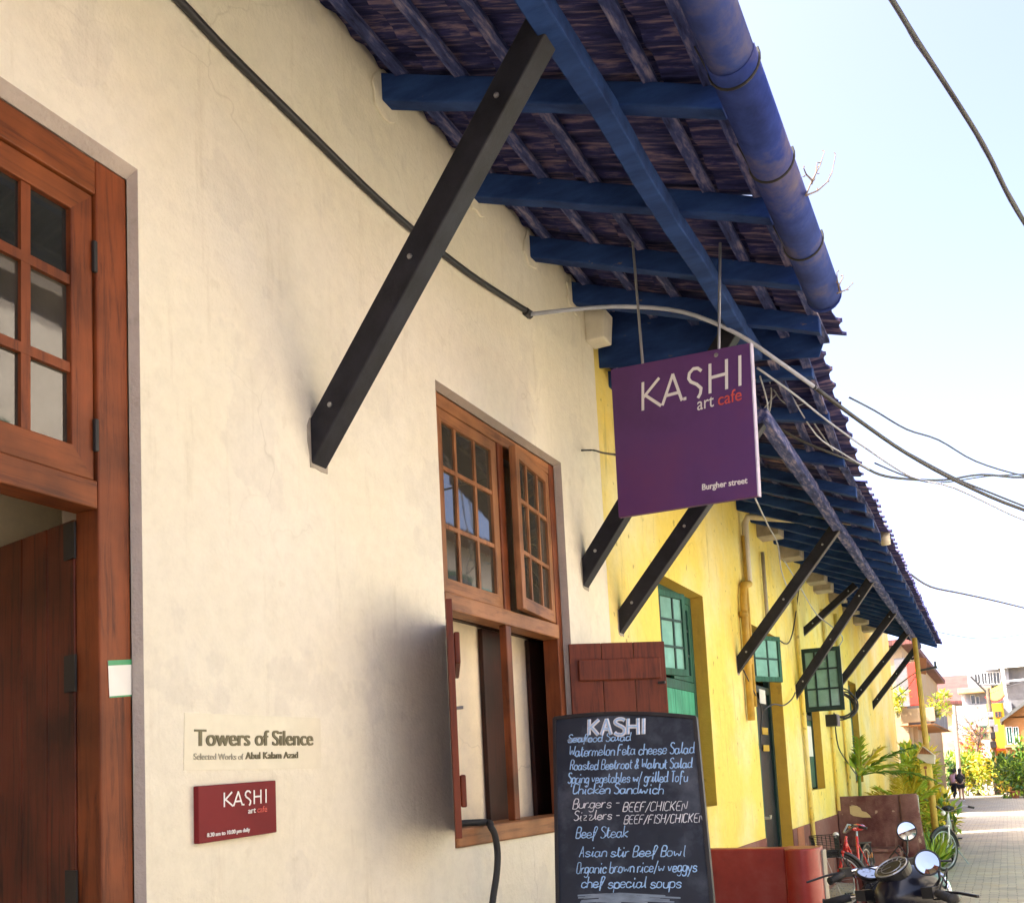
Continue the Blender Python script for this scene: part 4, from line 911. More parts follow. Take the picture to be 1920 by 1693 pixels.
# ================================================================== MOTORCYCLES
def motorcycle(loc, rz, label, lean=6, mirrors=(-1,1), hs=1.0):
    t=thing('motorcycle',loc,label,'motorcycle','motorcycles parked by the benches',rot=(R(-lean),0,rz))
    def B(m,name,mt,par=t,**k): return m.build(name,M[mt],par,local=True,**k)
    for wx,nm in ((.74,'wheel'),(-.60,'wheel')):
        Mw=Matrix.Translation((wx,0,.305))@Matrix.Rotation(R(90),4,'X')
        m=MB(); m.torus(Mw,.255,.05,36,10); wl=B(m,'wheel','rubber',smooth=True)
        m=MB(); m.torus(Mw,.20,.014,30,8); m.lathe([(.02,-.06),(.06,-.05),(.06,.05),(.02,.06)],Mw,14)
        for k in range(12):
            a=k*math.pi/6; m.tube([Mw@Vector((.05*math.cos(a),.05*math.sin(a),.03)),Mw@Vector((.2*math.cos(a+.3),.2*math.sin(a+.3),0))],.004,5)
        B(m,'rim','chrome',wl)
        m=MB(); m.torus(Mw,.315,.055,20,8,R(20) if wx>0 else R(10),R(150) if wx>0 else R(150),flat=1.1); B(m,'mudguard','navy',smooth=True)
    m=MB()
    for s in (-.085,.085): m.tube([(.74,s,.305),(.62,s,.62),(.46,s,1.0)],[.022,.025,.027],10)
    m.bar((.5,-.09,.9),(.5,.09,.9),.05,.03); m.bar((.46,-.09,1.0),(.46,.09,1.0),.05,.03); B(m,'fork','chrome',smooth=False)
    # headlamp nacelle
    m=MB(); Mn=Matrix.Translation((.44,0,1.045))@Matrix.Rotation(R(90),4,'Y')
    if hs<.8: Mn=Matrix.Translation((.44,0,.93))@Matrix.Rotation(R(90),4,'Y')@Matrix.Scale(.75,4); Ms0=Matrix.Translation((.36,0,.99))@Matrix.Rotation(R(-32),4,'Y')@Matrix.Scale(.7,4)
    m.lathe([(.001,-.20),(.07,-.18),(.122,-.10),(.136,-.01),(.125,.08),(.098,.12)],Mn,24); nac=B(m,'headlamp_nacelle','navy',smooth=True)
    m=MB(); m.prism([(.30,-.105,1.05),(.30,.105,1.05),(.26,.12,.80),(.27,.10,.58),(.27,-.10,.58),(.26,-.12,.80)],(.16,0,-.02)); B(m,'fork_shroud','navy',bev=.03)
    m=MB(); m.lathe([(.098,.12),(.105,.125),(.105,.14),(.09,.145)],Mn,24); B(m,'headlamp_rim','chrome',nac,smooth=True)
    m=MB(); m.lathe([(.09,.142),(.06,.165),(.001,.172)],Mn,20); B(m,'headlamp','glass',nac,smooth=True)
    Ms=Matrix.Translation((.33,0,1.165))@Matrix.Rotation(R(-32),4,'Y')
    if hs<.8: Ms=Ms0
    m=MB(); m.lathe([(.001,-.03),(.08,-.03),(.085,.012),(.072,.016)],Ms,28); B(m,'speedometer','black_plastic',nac,smooth=False)
    m=MB(); m.lathe([(.001,.013),(.07,.013),(.07,.0145),(.001,.0145)],Ms,28); B(m,'dial','dial',nac)
    m=MB(); m.torus(Ms@Matrix.Translation((0,0,.016)),.075,.005,28,6); m.torus(Ms@Matrix.Translation((0,0,.016)),.048,.0025,24,5)
    for k in range(11):
        a=R(-120+k*24); m.tube([Ms@Vector((.052*math.cos(a),.052*math.sin(a),.016)),Ms@Vector((.066*math.cos(a),.066*math.sin(a),.016))],.002,4)
    m.tube([Ms@Vector((0,0,.018)),Ms@Vector((-.03,.035,.018))],.002,4); B(m,'dial_marking','steel',nac)
    m=MB(); m.tube([(.25,-.40*hs,1.03),(.30,-.30*hs,1.05),(.40,-.16*hs,1.05),(.42,0,1.04),(.40,.16*hs,1.05),(.30,.30*hs,1.05),(.25,.40*hs,1.03)],.012,8); B(m,'handlebar','chrome',smooth=True)
    for s in (-1,1):
        m=MB(); m.tube([(.30,.29*s*hs,1.05),(.275,.34*s*hs,1.042),(.24,.42*s*hs,1.03)],[.019,.021,.019],10); m.tube([(.2385,.42*s*hs,1.03),(.236,.425*s*hs,1.0298)],.024,10); B(m,'grip','rubber',smooth=True)
        m=MB(); m.tube([(.36,.2*s,1.055),(.37,.3*s,1.045),(.33,.42*s,1.03)],.007,6); m.box((.30,.19*s-.03,1.03),(.36,.19*s+.03,1.08)); B(m,'brake_lever','black_plastic')
        if s not in mirrors: continue
        z=(1.185 if hs>.8 else 1.235) if s<0 else 1.15; mc=Vector((.36,(.17 if hs>.8 else .21)*s,z))
        m=MB(); m.tube([(.38,.17*s,1.06),(.39,.2*s,1.11),(.38,.21*s,z-.04)],.006,6); B(m,'mirror_stem','black_plastic',smooth=True)
        tow=(Vector(CAM)-Vector(loc)); a=math.atan2(tow.y,tow.x)-rz
        Mm=Matrix.Translation(mc)@Matrix.Rotation(a+ (R(12) if s<0 else R(28)),4,'Z')@Matrix.Rotation(R(82 if s<0 else 28),4,'Y')
        m=MB(); m.lathe([(.001,-.03),(.035,-.026),(.057,-.006),(.060,.003),(.059,.009),(.052,.009),(.052,.006)],Mm,24); mi=B(m,'mirror','black_plastic',smooth=True)
        m=MB(); m.lathe([(.001,.0080),(.03,.0072),(.0515,.0062),(.0515,.0066),(.03,.0078),(.001,.0086)],Mm,28); B(m,'mirror_glass','mirror',mi)
    for s in (-1,1):
        for q in range(2):
            m=MB(); m.tube([(.33,(.22+.05*q)*s*hs,1.06),(.44,(.20+.04*q)*s*hs,1.12+.03*q),(.52,.13*s,1.08),(.50,.09*s,.95),(.40,.05*s,.82)],.004,5); B(m,'control_cable','rubber',smooth=True)
        m=MB(); m.tube([(.42,.12*s,1.02),(.43,.19*s,1.02)],.008,6); m.lathe([(.001,-.03),(.022,-.025),(.030,.0),(.028,.02),(.001,.024)],Matrix.Translation((.43,.22*s,1.02))@Matrix.Rotation(R(-90),4,'Y'),12); B(m,'indicator','black_plastic',smooth=True)
    m=MB(); m.ell((.06,0,.84),(.30,.145,.125),None,20,12); tk=B(m,'fuel_tank','navy',smooth=True)
    m=MB(); m.lathe([(.001,0),(.035,0),(.03,.02),(.001,.022)],Matrix.Translation((.08,0,.96)),16); B(m,'fuel_cap','chrome',tk)
    m=MB(); 
    for s in (-1,1): m.tube([(.30+.0,.06*s,.88),(.2,.125*s,.89),(.06,.147*s,.87),(-.12,.118*s,.86),(-.2,.07*s,.85)],.004,5)
    B(m,'tank_stripe','grey_green',tk)
    m=MB(); m.ell((-.42,0,.80),(.30,.14,.075),None,18,10); B(m,'seat','black_cloth',smooth=True)
    m=MB(); m.tube([(.42,0,.95),(.3,0,.72),(.2,0,.35),(-.1,0,.3),(-.3,0,.45),(-.25,0,.7),(.3,0,.75)],.022,8)
    for s in (-.1,.1): m.tube([(-.2,s,.7),(-.75,s,.72)],.014,6); m.tube([(-.60,s,.305),(-.5,s,.7)],.02,8); m.tube([(-.60,s,.305),(-.1,s*.5,.33)],.018,8)
    B(m,'frame','black_paint')
    m=MB(); m.ell((.1,0,.38),(.18,.12,.14)); m.box((.08,-.09,.48),(.24,.09,.68))
    for k in range(6): m.box((.06,-.11,.5+.03*k),(.26,.11,.51+.03*k))
    B(m,'engine','steel')
    m=MB(); m.tube([(.26,-.06,.55),(.36,-.12,.4),(.25,-.15,.26),(-.2,-.16,.26),(-.35,-.17,.3),(-.85,-.18,.34)],[.02,.02,.022,.03,.045,.05],10); B(m,'exhaust_pipe','chrome',smooth=True)
    m=MB(); m.box((-.95,-.06,.62),(-.86,.06,.72)); B(m,'tail_lamp','ink_red',bev=.01)
    m=MB(); m.tube([(.05,.1,.3),(-.05,.27,.01)],.011,6); B(m,'side_stand','iron')
    return t
motorcycle((1.70,4.60,0),R(56),'dark motorcycle cut by the lower edge, round speedometer and pale mirrors facing us',hs=.86)
motorcycle((1.80,5.92,0),R(112),'second dark motorcycle behind the nearer one, only mirror, grip and tank showing',mirrors=(-1,),hs=.72)

# ================================================================== BICYCLES
def bicycle(loc, rz, steer, label, fr, wr=.32, basket=True, saddle='red_enamel', fork=None, hb=.27, lean=0, ladies=True):
    t=thing('bicycle',loc,label,'bicycle','bicycles parked along the street',rot=(R(lean),0,rz))
    def B(m,name,mt,par=t,**k): return m.build(name,M[mt],par,local=True,**k)
    hx=.36; ST=Matrix.Translation((hx,0,0))@Matrix.Rotation(steer,4,'Z')@Matrix.Translation((-hx,0,0))
    def W(m,Mw,name):
        m.torus(Mw,wr-.018,.018,36,8); wl=B(m,name,'rubber',smooth=True)
        m=MB(); m.torus(Mw,wr-.042,.011,36,6); m.lathe([(.01,-.05),(.022,-.045),(.022,.045),(.01,.05)],Mw,10)
        for k in range(18):
            a=k*math.pi/9; m.tube([Mw@Vector((.02*math.cos(a),.02*math.sin(a),.03*(-1)**k)),Mw@Vector(((wr-.045)*math.cos(a+.25),(wr-.045)*math.sin(a+.25),0))],.0022,4,cap=False)
        B(m,'rim','steel',wl)
    Mf=ST@Matrix.Translation((.52,0,wr))@Matrix.Rotation(R(90),4,'X'); Mr=Matrix.Translation((-.50,0,wr))@Matrix.Rotation(R(90),4,'X')
    W(MB(),Mf,'wheel'); W(MB(),Mr,'wheel')
    m=MB(); m.torus(Mf,wr+.018,.024,20,8,R(35),R(175),flat=1.2); B(m,'mudguard','black_plastic',smooth=True)
    m=MB(); m.torus(Mr,wr+.018,.024,20,8,R(15),R(165),flat=1.2); B(m,'mudguard','black_plastic',smooth=True)
    m=MB()
    m.tube([(.35,0,.80),(.385,0,.68)],.02,8); m.tube([(-.18,0,.80),(-.08,0,.29)],.016,8); m.tube([(.38,0,.69),(-.08,0,.29)],.018,8)
    m.tube([(.36,0,.78),(.1,0,.55),(-.12,0,.45)] if ladies else [(.36,0,.78),(-.17,0,.74)],.016,8)
    for s in (-.05,.05): m.tube([(-.5,s,wr),(-.08,s*.4,.29)],.009,6); m.tube([(-.5,s,wr),(-.16,s*.3,.7)],.008,6)
    B(m,'frame',fr,smooth=True)
    m=MB()
    for s in (-.05,.05): m.tube([ST@Vector(v) for v in ((.52,s,wr),(.44,s,.52),(.41,s*.7,.66))],.0125,8)
    m.tube([ST@Vector((.41,-.05,.665)),ST@Vector((.41,.05,.665))],.018,8); m.tube([ST@Vector((.395,0,.66)),ST@Vector((.345,0,.84))],.014,8); B(m,'fork',fork or fr,smooth=True)
    m=MB(); m.tube([ST@Vector(v) for v in ((.18,-hb,.93),(.28,-hb*.8,.96),(.36,-.06,.88),(.36,.06,.88),(.28,hb*.8,.96),(.18,hb,.93))],.011,8); B(m,'handlebar','steel',smooth=True)
    for s in (-1,1):
        m=MB(); m.tube([ST@Vector((.24,hb*.9*s,.947)),ST@Vector((.16,hb*1.04*s,.925))],.017,8); B(m,'grip','rubber',smooth=True)
    m=MB(); m.tube([(-.18,0,.78),(-.2,0,.86)],.012,8); B(m,'seat_post','steel')
    m=MB(); m.ell((-.24,0,.90),(.12,.10,.045),None,14,8); m.ell((-.1,0,.905),(.12,.035,.032),None,12,8); B(m,'saddle',saddle,smooth=True)
    m=MB(); m.ell((0,0,0),(.04,.035,.035)); q=ST@Vector((.46,.0,.86)); m.v=[tuple(Vector(v)+q) for v in m.v]; B(m,'lamp','white_enamel',smooth=True)
    Mc=Matrix.Translation((-.08,-.05,.29))@Matrix.Rotation(R(90),4,'X'); m=MB(); m.torus(Mc,.085,.007,24,5)
    m.tube([(-.08,-.07,.29),(-.02,-.075,.14)],.009,6); m.tube([(-.08,.07,.29),(-.14,.075,.44)],.009,6); B(m,'crank','steel')
    for q in ((-.02,-.13,.14),(-.14,.13,.44)):
        m=MB(); m.box((q[0]-.045,q[1]-.04,q[2]-.012),(q[0]+.045,q[1]+.04,q[2]+.012)); B(m,'pedal','black_plastic',bev=.004)
    m=MB(); m.box((-.62,-.06,.69),(-.30,.06,.70)); m.tube([(-.6,.05,.69),(-.5,.06,wr)],.006,5); m.tube([(-.6,-.05,.69),(-.5,-.06,wr)],.006,5); B(m,'carrier','iron')
    m=MB(); m.tube([(-.3,.05,.3),(-.36,.22,.02)],.009,6); B(m,'side_stand','steel')
    m=MB(); m.box((-.725,-.03,.50),(-.71,.03,.56)); B(m,'reflector','orange')
    if basket:
        m=MB(); bx0,bx1,by,bz0,bz1=.46,.74,.17,.62,.86
        def ring(z,k): return [ST@Vector(v) for v in ((bx0,-by*k,z),(bx1+ (k-1)*.2,-by*k,z),(bx1+(k-1)*.2,by*k,z),(bx0,by*k,z),(bx0,-by*k,z))]
        for i in range(7):
            z=bz0+(bz1-bz0)*i/6; m.tube(ring(z,.82+.18*i/6),.005 if i in(0,6) else .003,4)
        for i in range(11):
            f=-1+2*i/10
            m.tube([ST@Vector((bx1-.036,by*f*.82,bz0)),ST@Vector((bx1,by*f,bz1))],.003,4,cap=False); m.tube([ST@Vector((bx0,by*f*.82,bz0)),ST@Vector((bx0,by*f,bz1))],.003,4,cap=False)
            m.tube([ST@Vector((bx0,by*f*.82,bz0)),ST@Vector((bx1-.036,by*f*.82,bz0))],.003,4,cap=False)
        for i in range(7):
            x=bx0+(bx1-bx0)*i/6
            for s in (-1,1): m.tube([ST@Vector((x,by*.82*s,bz0)),ST@Vector((x,by*s,bz1))],.003,4,cap=False)
        B(m,'basket','iron')
    return t
bicycle((.62,12.40,0),R(-96),R(-66),'red bicycle with wire basket, parked before the worn bench','red_enamel',wr=.33,saddle='red_enamel',lean=2)
bicycle((1.42,16.85,0),R(-88),R(-36),'grey green bicycle with upturned bars beside the yellow post','grey_green',wr=.315,basket=False,saddle='black_cloth',fork='white_enamel',hb=.30,ladies=False)

# ================================================================== PLANTS
def rdir(zmin=-.3):
    while True:
        v=Vector((random.uniform(-1,1),random.uniform(-1,1),random.uniform(-1,1)))
        if .1<v.length<1 and v.z>zmin: return v.normalized()
def shrub(name, base, H, rx, ry, n, L, W, mats, label, cat='shrub', group=None, stems=5, zlo=.05, clumps=7):
    t=thing(name,base,label,cat,group); b=Vector(base)
    cl=[(b+Vector((random.uniform(-rx,rx)*.7,random.uniform(-ry,ry)*.7,H*random.uniform(zlo+.12,.88))),random.uniform(.28,.5)) for _ in range(clumps)]
    mbs=[MB() for _ in mats]
    for i in range(n):
        c,k=random.choice(cl); d=rdir(-1); q=random.random()**.5
        p=c+Vector((d.x*rx*k*q*1.3,d.y*ry*k*q*1.3,d.z*H*k*.6*q))
        if p.z<b.z+H*zlo: p.z=b.z+H*zlo+random.random()*.1
        mb=mbs[(hash((round(c.x,1),round(c.z,1)))+ (1 if random.random()<.25 else 0))%len(mats)]
        ld=(d+Vector((random.uniform(-.6,.6),random.uniform(-.6,.6),random.uniform(-.2,.7)))).normalized()
        mb.leaf(p,ld,(random.uniform(-.5,.5),random.uniform(-.5,.5),1),L*random.uniform(.6,1.3),W*random.uniform(.7,1.2),bend=L*.25)
    for mb,mt in zip(mbs,mats):
        if mb.f: mb.build('foliage',M[mt],t)
    m=MB()
    for k in range(stems):
        c=cl[k%len(cl)][0]; p0=b+Vector((random.uniform(-.1,.1)*rx,random.uniform(-.1,.1)*ry,0)); m.tube([p0,p0*.5+c*.5+Vector((random.uniform(-.08,.08),0,.05*H)),c],[.02,.014,.008],6)
    m.build('stem',M['stem'],t)
    return t
def palm(base, H, fronds, label, L=1.1, name='palm_plant', mt='leaf_green', leaflet=.30, group='palm plants'):
    t=thing(name,base,label,'palm',group); b=Vector(base); top=b+Vector((.05,0,H))
    m=MB(); m.tube([b,b+Vector((.01,0,H*.5)),top],[.04,.032,.024],8); m.build('stem',M['leaf_green'],t)
    for (ang,el,ln,fm,lw) in fronds:
        d=Vector((math.cos(ang)*math.cos(el),math.sin(ang)*math.cos(el),math.sin(el))); pts=[]
        for k in range(9): f=k/8; pts.append(top+d*ln*f+Vector((0,0,-.36*ln*f*f*math.cos(el))))
        m=MB(); m.tube(pts,[.012*(1-.8*k/8)+.002 for k in range(9)],5)
        for k in range(20):
            f=.18+.82*k/20; i=int(f*8); p=pts[i].lerp(pts[min(i+1,8)],f*8-i); tn=(pts[min(i+1,8)]-pts[max(i-1,0)]).normalized()
            sd=tn.cross(Vector((0,0,1))); sd=sd.normalized() if sd.length>.05 else Vector((1,0,0))
            for s in (-1,1):
                dd_=(tn*.8+sd*s*.75+Vector((0,0,random.uniform(-.35,.25)))).normalized(); m.leaf(p,dd_,(0,0,1),leaflet*(1-.5*f)*random.uniform(.8,1.15),lw*.72,bend=.07)
        m.build('frond',M[fm],t)
    return t
palm((.14,16.6,0),1.48,[(R(60),R(84),.62,'leaf_lime',.07),(R(8),R(40),1.05,'leaf_green',.028),(R(-8),R(14),1.15,'leaf_green',.035),(R(20),R(26),.95,'leaf_lime',.028),(R(35),R(55),.7,'leaf_yellow',.028),(R(170),R(66),.6,'leaf_lime',.03),(R(-55),R(30),.6,'leaf_lime',.03)],'tall palm with long drooping fronds rising behind the worn bench')
palm((.75,17.6,0),.85,[(R(a),R(e),.75,'leaf_lime' if k%2 else 'leaf_yellow',.03) for k,(a,e) in enumerate(((0,50),(60,55),(120,60),(200,50),(260,62),(320,45),(30,75)))],'short yellow green palm between the tall palm and yellow post')
palm((.42,18.3,0),.7,[(R(a),R(e),.7,'leaf_yellow',.03) for a,e in ((10,60),(80,65),(150,55),(230,65),(300,50))],'small yellowing palm close to the wall behind the worn bench')
t=thing('grass_clump',(1.28,15.9,0),'strip of bright green strappy leaves beside the worn bench','plant')
for mt_,nn in (('leaf_lime',240),('leaf_green',200)):
    m=MB()
    for k in range(nn):
        p=Vector((random.uniform(1.12,1.26),random.uniform(15.4,18.0),random.uniform(0,.12))); d=Vector((random.uniform(-.7,.7),random.uniform(-.7,.7),random.uniform(.5,1.4)))
        m.leaf(p,d,(random.uniform(-1,1),1,.3),random.uniform(.25,.55),random.uniform(.02,.04),bend=.12)
    m.build('foliage',M[mt_],t)
shrub('croton_shrub',(.55,23.5,gz(23.5)),2.0,.36,1.2,2000,.20,.085,['leaf_yellow','leaf_lime','leaf_yellow'],'tall yellow leaved croton shrub right of the yellow post',clumps=12)
shrub('croton_shrub',(1.05,21.2,gz(21)),1.0,.26,.8,700,.18,.08,['leaf_lime','leaf_yellow','leaf_green'],'low broad leaved shrub behind the grey green bicycle',clumps=8)
shrub('climbing_shrub',(.25,27.5,gz(27)),2.1,.35,.9,1100,.2,.11,['leaf_green','leaf_dark','leaf_lime'],'dark green climber rising above the yellow croton',cat='shrub',clumps=12)
shrub('broad_leaf_plant',(1.32,20.0,gz(20)),.85,.12,.2,14,.34,.13,['leaf_green','leaf_lime'],'few large banana like leaves beside the yellow post',cat='plant',clumps=4,zlo=.3)

def sprig(name,paths,label):
    t=thing(name,paths[0][0],label,'sprig','sprigs growing on the gutter')
    for p in paths:
        m=MB(); m.tube(p,[.0045*(1-.5*k/(len(p)-1)) for k in range(len(p))],5)
        for q in p[1:]: m.leaf(q,(random.uniform(-1,1),.2,random.uniform(-.4,1)),(0,1,0),.02,.008)
        m.build('twig',M['bark'],t)
sprig('dry_sprig',[[ax(1511,367,1.745),ax(1533,358,1.745),ax(1550,343,1.745),ax(1560,325,1.745),ax(1567,290,1.745)],[ax(1511,367,1.745),ax(1522,340,1.745),ax(1538,310,1.745),ax(1546,284,1.745)],[ax(1522,338,1.745),ax(1512,328,1.745),ax(1507,316,1.745)],[ax(1522,345,1.745),ax(1530,325,1.745),ax(1532,305,1.745)]],'larger leafless sprig sprouting from the gutter edge')
sprig('dry_sprig',[[ax(1570,550,1.745),ax(1586,544,1.745),ax(1600,531,1.745)],[ax(1574,546,1.745),ax(1570,525,1.745),ax(1569,511,1.745)],[ax(1572,538,1.745),ax(1579,524,1.745),ax(1581,516,1.745)]],'smaller sprig sprouting near the end of the gutter')

# ================================================================== YELLOW POST
pt=thing('street_post',(1.15,18,0),'slim yellow painted steel post leaning slightly beside the worn bench','post')
m=MB(); m.tube([(1.15,18,0),(1.135,18,1.2),(1.09,18,3.75)],[.058,.053,.040],12); m.build('post_shaft',M['yellow_pipe'],pt,smooth=True)
m=MB(); a,b,c,d=[ay(*q,17.9) for q in ((1724,1432),(1744,1428),(1748,1458),(1727,1461))]; m.prism([a,d,c,b],(0,.02,0)); np_=m.build('notice_plate',M['yellow_wall'],pt,bev=.003)
m=MB(); c=(a+b)/2*.7+(c+d)/2*.3+Vector((0,-.006,0)); 
m.lathe([(.001,0),(.028,0),(.028,.004),(.001,.004)],Matrix.Translation(c)@Matrix.Rotation(R(90),4,'X'),12); m.stroke([c-Vector((0,0,.04)),c-Vector((0,0,.14))],(0,-1,0),.02,.004); m.stroke([c-Vector((.05,0,.17)),c-Vector((-.05,0,.17))],(0,-1,0),.02,.004); m.build('pictogram',M['terracotta'],np_)
bx=thing('letter_box',tuple(ay(1737,1415,17.8)),'small gabled box with sloping lid fixed on the yellow post','box')
P=[ay(*q,17.75) for q in ((1730,1398),(1719,1418),(1719,1420),(1738,1431),(1752,1432),(1753,1415))]
m=MB(); m.prism(P,(0,.22,0)); m.build('box_body',M['pvc'],bx,bev=.01)
m=MB(); P2=[ay(*q,17.74) for q in ((1730,1400),(1722,1413),(1748,1414))]; m.prism(P2,(0,.012,0)); m.build('box_gable',M['wood_light'],bx)
m=MB(); m.bar(ay(1730,1396,17.7),ay(1754,1414,17.7),.03,.02); m.bar(ay(1730,1396,17.7),ay(1717,1418,17.7),.03,.02); m.build('box_lid',M['yellow_pipe'],bx)
P=[ay(*q,18.2) for q in ((1722,1232),(1737,1234),(1736,1264),(1724,1262))]
sb=thing('shop_signboard',tuple(P[0]),'small brown signboard projecting high behind the yellow post','sign'); m=MB(); m.prism(P,(0,.05,0)); m.build('sign_face',M['terracotta'],sb); m=MB(); m.bar(P[0],P[0]-Vector((.12,0,.02)),.03,.03); m.build('sign_bracket',M['iron'],sb)
cablething('service_wire',[ay(1758,1252,18.3),ay(1735,1255,18.1),ay(1715,1262,18.0),ay(1690,1280,18.5),ay(1672,1292,19)],.012,'cable_pale','pale wire pair joining yellow post to the house wall',group=None)
cablething('service_wire',[ay(1726,1258,18.0),ay(1712,1275,18.1),ay(1700,1292,18.4),ay(1680,1308,19)],.01,'cable_pale','second pale wire sloping steeper from post to house wall')
m=MB(); m.bar(ay(1720,1258,18),ay(1757,1250,18),.035,.035); m.tube([ay(1754,1250,18),ay(1753,1240,18)],.02,6); tag(m.build('cross_arm',M['iron'],None),'small iron cross arm with insulator on the yellow post','cross arm')

# ================================================================== PEOPLE
def skin_mesh(name, joints, edges, mt, parent, sub=1):
    me=bpy.data.meshes.new(name); me.from_pydata([j[0] for j in joints],edges,[])
    o=bpy.data.objects.new('tmp',me); col.objects.link(o); sm=o.modifiers.new('s','SKIN'); 
    for i,j in enumerate(joints):
        r=j[1]; me.skin_vertices[0].data[i].radius=(r,r) if not isinstance(r,tuple) else r
    me.skin_vertices[0].data[0].use_root=True
    s=o.modifiers.new('d','SUBSURF'); s.levels=sub; s.render_levels=sub
    dg=bpy.context.evaluated_depsgraph_get(); dg.update(); m2=bpy.data.meshes.new_from_object(o.evaluated_get(dg)); bpy.data.objects.remove(o); m2.name=name
    return link_mesh(name,m2,M[mt],parent,local=True,smooth=True)
def person(loc, rz, label, top, bottom, long_legs, bend, stride, pack=False):
    t=thing('person',loc,label,'person','people walking up the street',rz=rz)
    b=bend; hip=.86
    def tor(h,x=0,y=0): return (x+b*(h-hip), y, hip+(h-hip)*math.cos(b))
    J=[((0,0,hip),.12),(tor(1.08),(.11)),(tor(1.30),.115),(tor(1.40),.055),(tor(1.47,.02),.075),(tor(1.56,.03),.085),
       ((0,.09,.80),.085),((.04+stride*.4,.09,.45),.055),((stride,.09,.07),.04),((stride+.13,.09,.035),.035),
       ((0,-.09,.80),.085),((.04-stride*.3,-.09,.45),.055),((-stride,-.09,.07),.04),((-stride+.13,-.09,.035),.035),
       (tor(1.34,0,.17),.052),(tor(1.08,.03,.21),.04),(tor(.98,.2,.16),.033),(tor(.98,.27,.15),.03),
       (tor(1.34,0,-.17),.052),(tor(1.08,.03,-.21),.04),(tor(.98,.2,-.16),.033),(tor(.98,.27,-.15),.03)]
    E_=[(0,1),(1,2),(2,3),(3,4),(4,5),(0,6),(6,7),(7,8),(8,9),(0,10),(10,11),(11,12),(12,13),(2,14),(14,15),(15,16),(16,17),(2,18),(18,19),(19,20),(20,21)]
    skin_mesh('body',J,E_,'skin',t)
    m=MB(); m.ell(tor(1.575,.012),(.10,.092,.115),None,14,9); m.ell(tor(1.50,-.06),(.06,.07,.12),None,12,8); m.build('hair',M['hair'],t,local=True,smooth=True)
    T_=[(tor(.86),.155),(tor(1.08),.135),(tor(1.30),.138),(tor(1.38),.07),(tor(1.34,0,.17),.07),(tor(1.12,.02,.21),.06),(tor(1.34,0,-.17),.07),(tor(1.12,.02,-.21),.06)]
    skin_mesh('shirt',T_,[(0,1),(1,2),(2,3),(2,4),(4,5),(2,6),(6,7)],top,t)
    if long_legs: Bt=[((0,0,.88),.14),((0,.09,.80),.105),((.04+stride*.4,.09,.45),.075),((stride,.09,.12),.06),((0,-.09,.80),.105),((.04-stride*.3,-.09,.45),.075),((-stride,-.09,.12),.06)]; Ee=[(0,1),(1,2),(2,3),(0,4),(4,5),(5,6)]
    else: Bt=[((0,0,.88),.14),((0,.09,.80),.11),((.03+stride*.2,.09,.60),.095),((0,-.09,.80),.11),((.03-stride*.15,-.09,.60),.095)]; Ee=[(0,1),(1,2),(0,3),(3,4)]
    skin_mesh('trousers' if long_legs else 'shorts',Bt,Ee,bottom,t)
    for s,x in ((.09,stride),(-.09,-stride)):
        m=MB(); m.ell((x+.05,s,.04),(.14,.05,.045),None,12,7); m.build('shoe',M['white_enamel'],t,local=True,smooth=True)
    if pack:
        m=MB(); m.ell(tor(1.2,-.2),(.12,.16,.23),None,14,10); m.ell(tor(1.13,-.30),(.06,.11,.12),None,12,8); m.build('backpack',M['black_cloth'],t,local=True,smooth=True)
    return t
pA=ay(1804,1502,55.5); pB=ay(1790,1500,56.3)
person((pA.x,55.5,pA.z),R(86),'person in black top and shorts with a black backpack','black_cloth','black_cloth',False,.05,.10,True)
person((pB.x,56.3,pB.z),R(60),'person in a loose pink shirt and dark trousers, stooping','pink_cloth','black_cloth',True,.32,.16)

# ================================================================== FAR BUILDINGS
M['far_white']=plaster('far_white_wall',(.34,.34,.37),(.22,.225,.25),dirt=(.25,.25,.27),streak=.5)
M['far_cream']=plaster('far_cream_wall',(.36,.25,.13),(.36,.28,.19),dirt=(.3,.22,.14),streak=.4)
M['far_orange']=plaster('far_orange_wall',(.36,.14,.035),(.36,.18,.075),dirt=(.3,.16,.08),streak=.3)
M['far_yellow']=plaster('far_yellow_wall',(.58,.37,.02),(.54,.33,.03),dirt=(.35,.22,.04),streak=.3)
M['far_grey']=plaster('far_grey_wall',(.20,.195,.20),(.13,.125,.125),dirt=(.14,.13,.12),streak=.6)
M['awning']=mat('grey_corrugated_sheet',(.085,.085,.078),rough=.6,var=.4,scale=3,stretch=(8,1,1))
M['opp_wall']=plaster('opposite_wall',(.31,.28,.23),(.36,.33,.28),streak=.5)
M['opp_cream']=plaster('opposite_cream_wall',(.52,.47,.38),(.56,.52,.44),streak=.5)
M['teal_wall']=plaster('teal_wall',(.12,.36,.32),(.16,.38,.34))
M['banner']=mat('yellow_banner',(.78,.66,.08),rough=.7,var=.15)
M['red_panel']=mat('red_painted_panel',(.62,.035,.02),rough=.5,var=.15)
M['frame_white']=mat('white_painted_frame',(.7,.7,.7),rough=.5,var=.1)
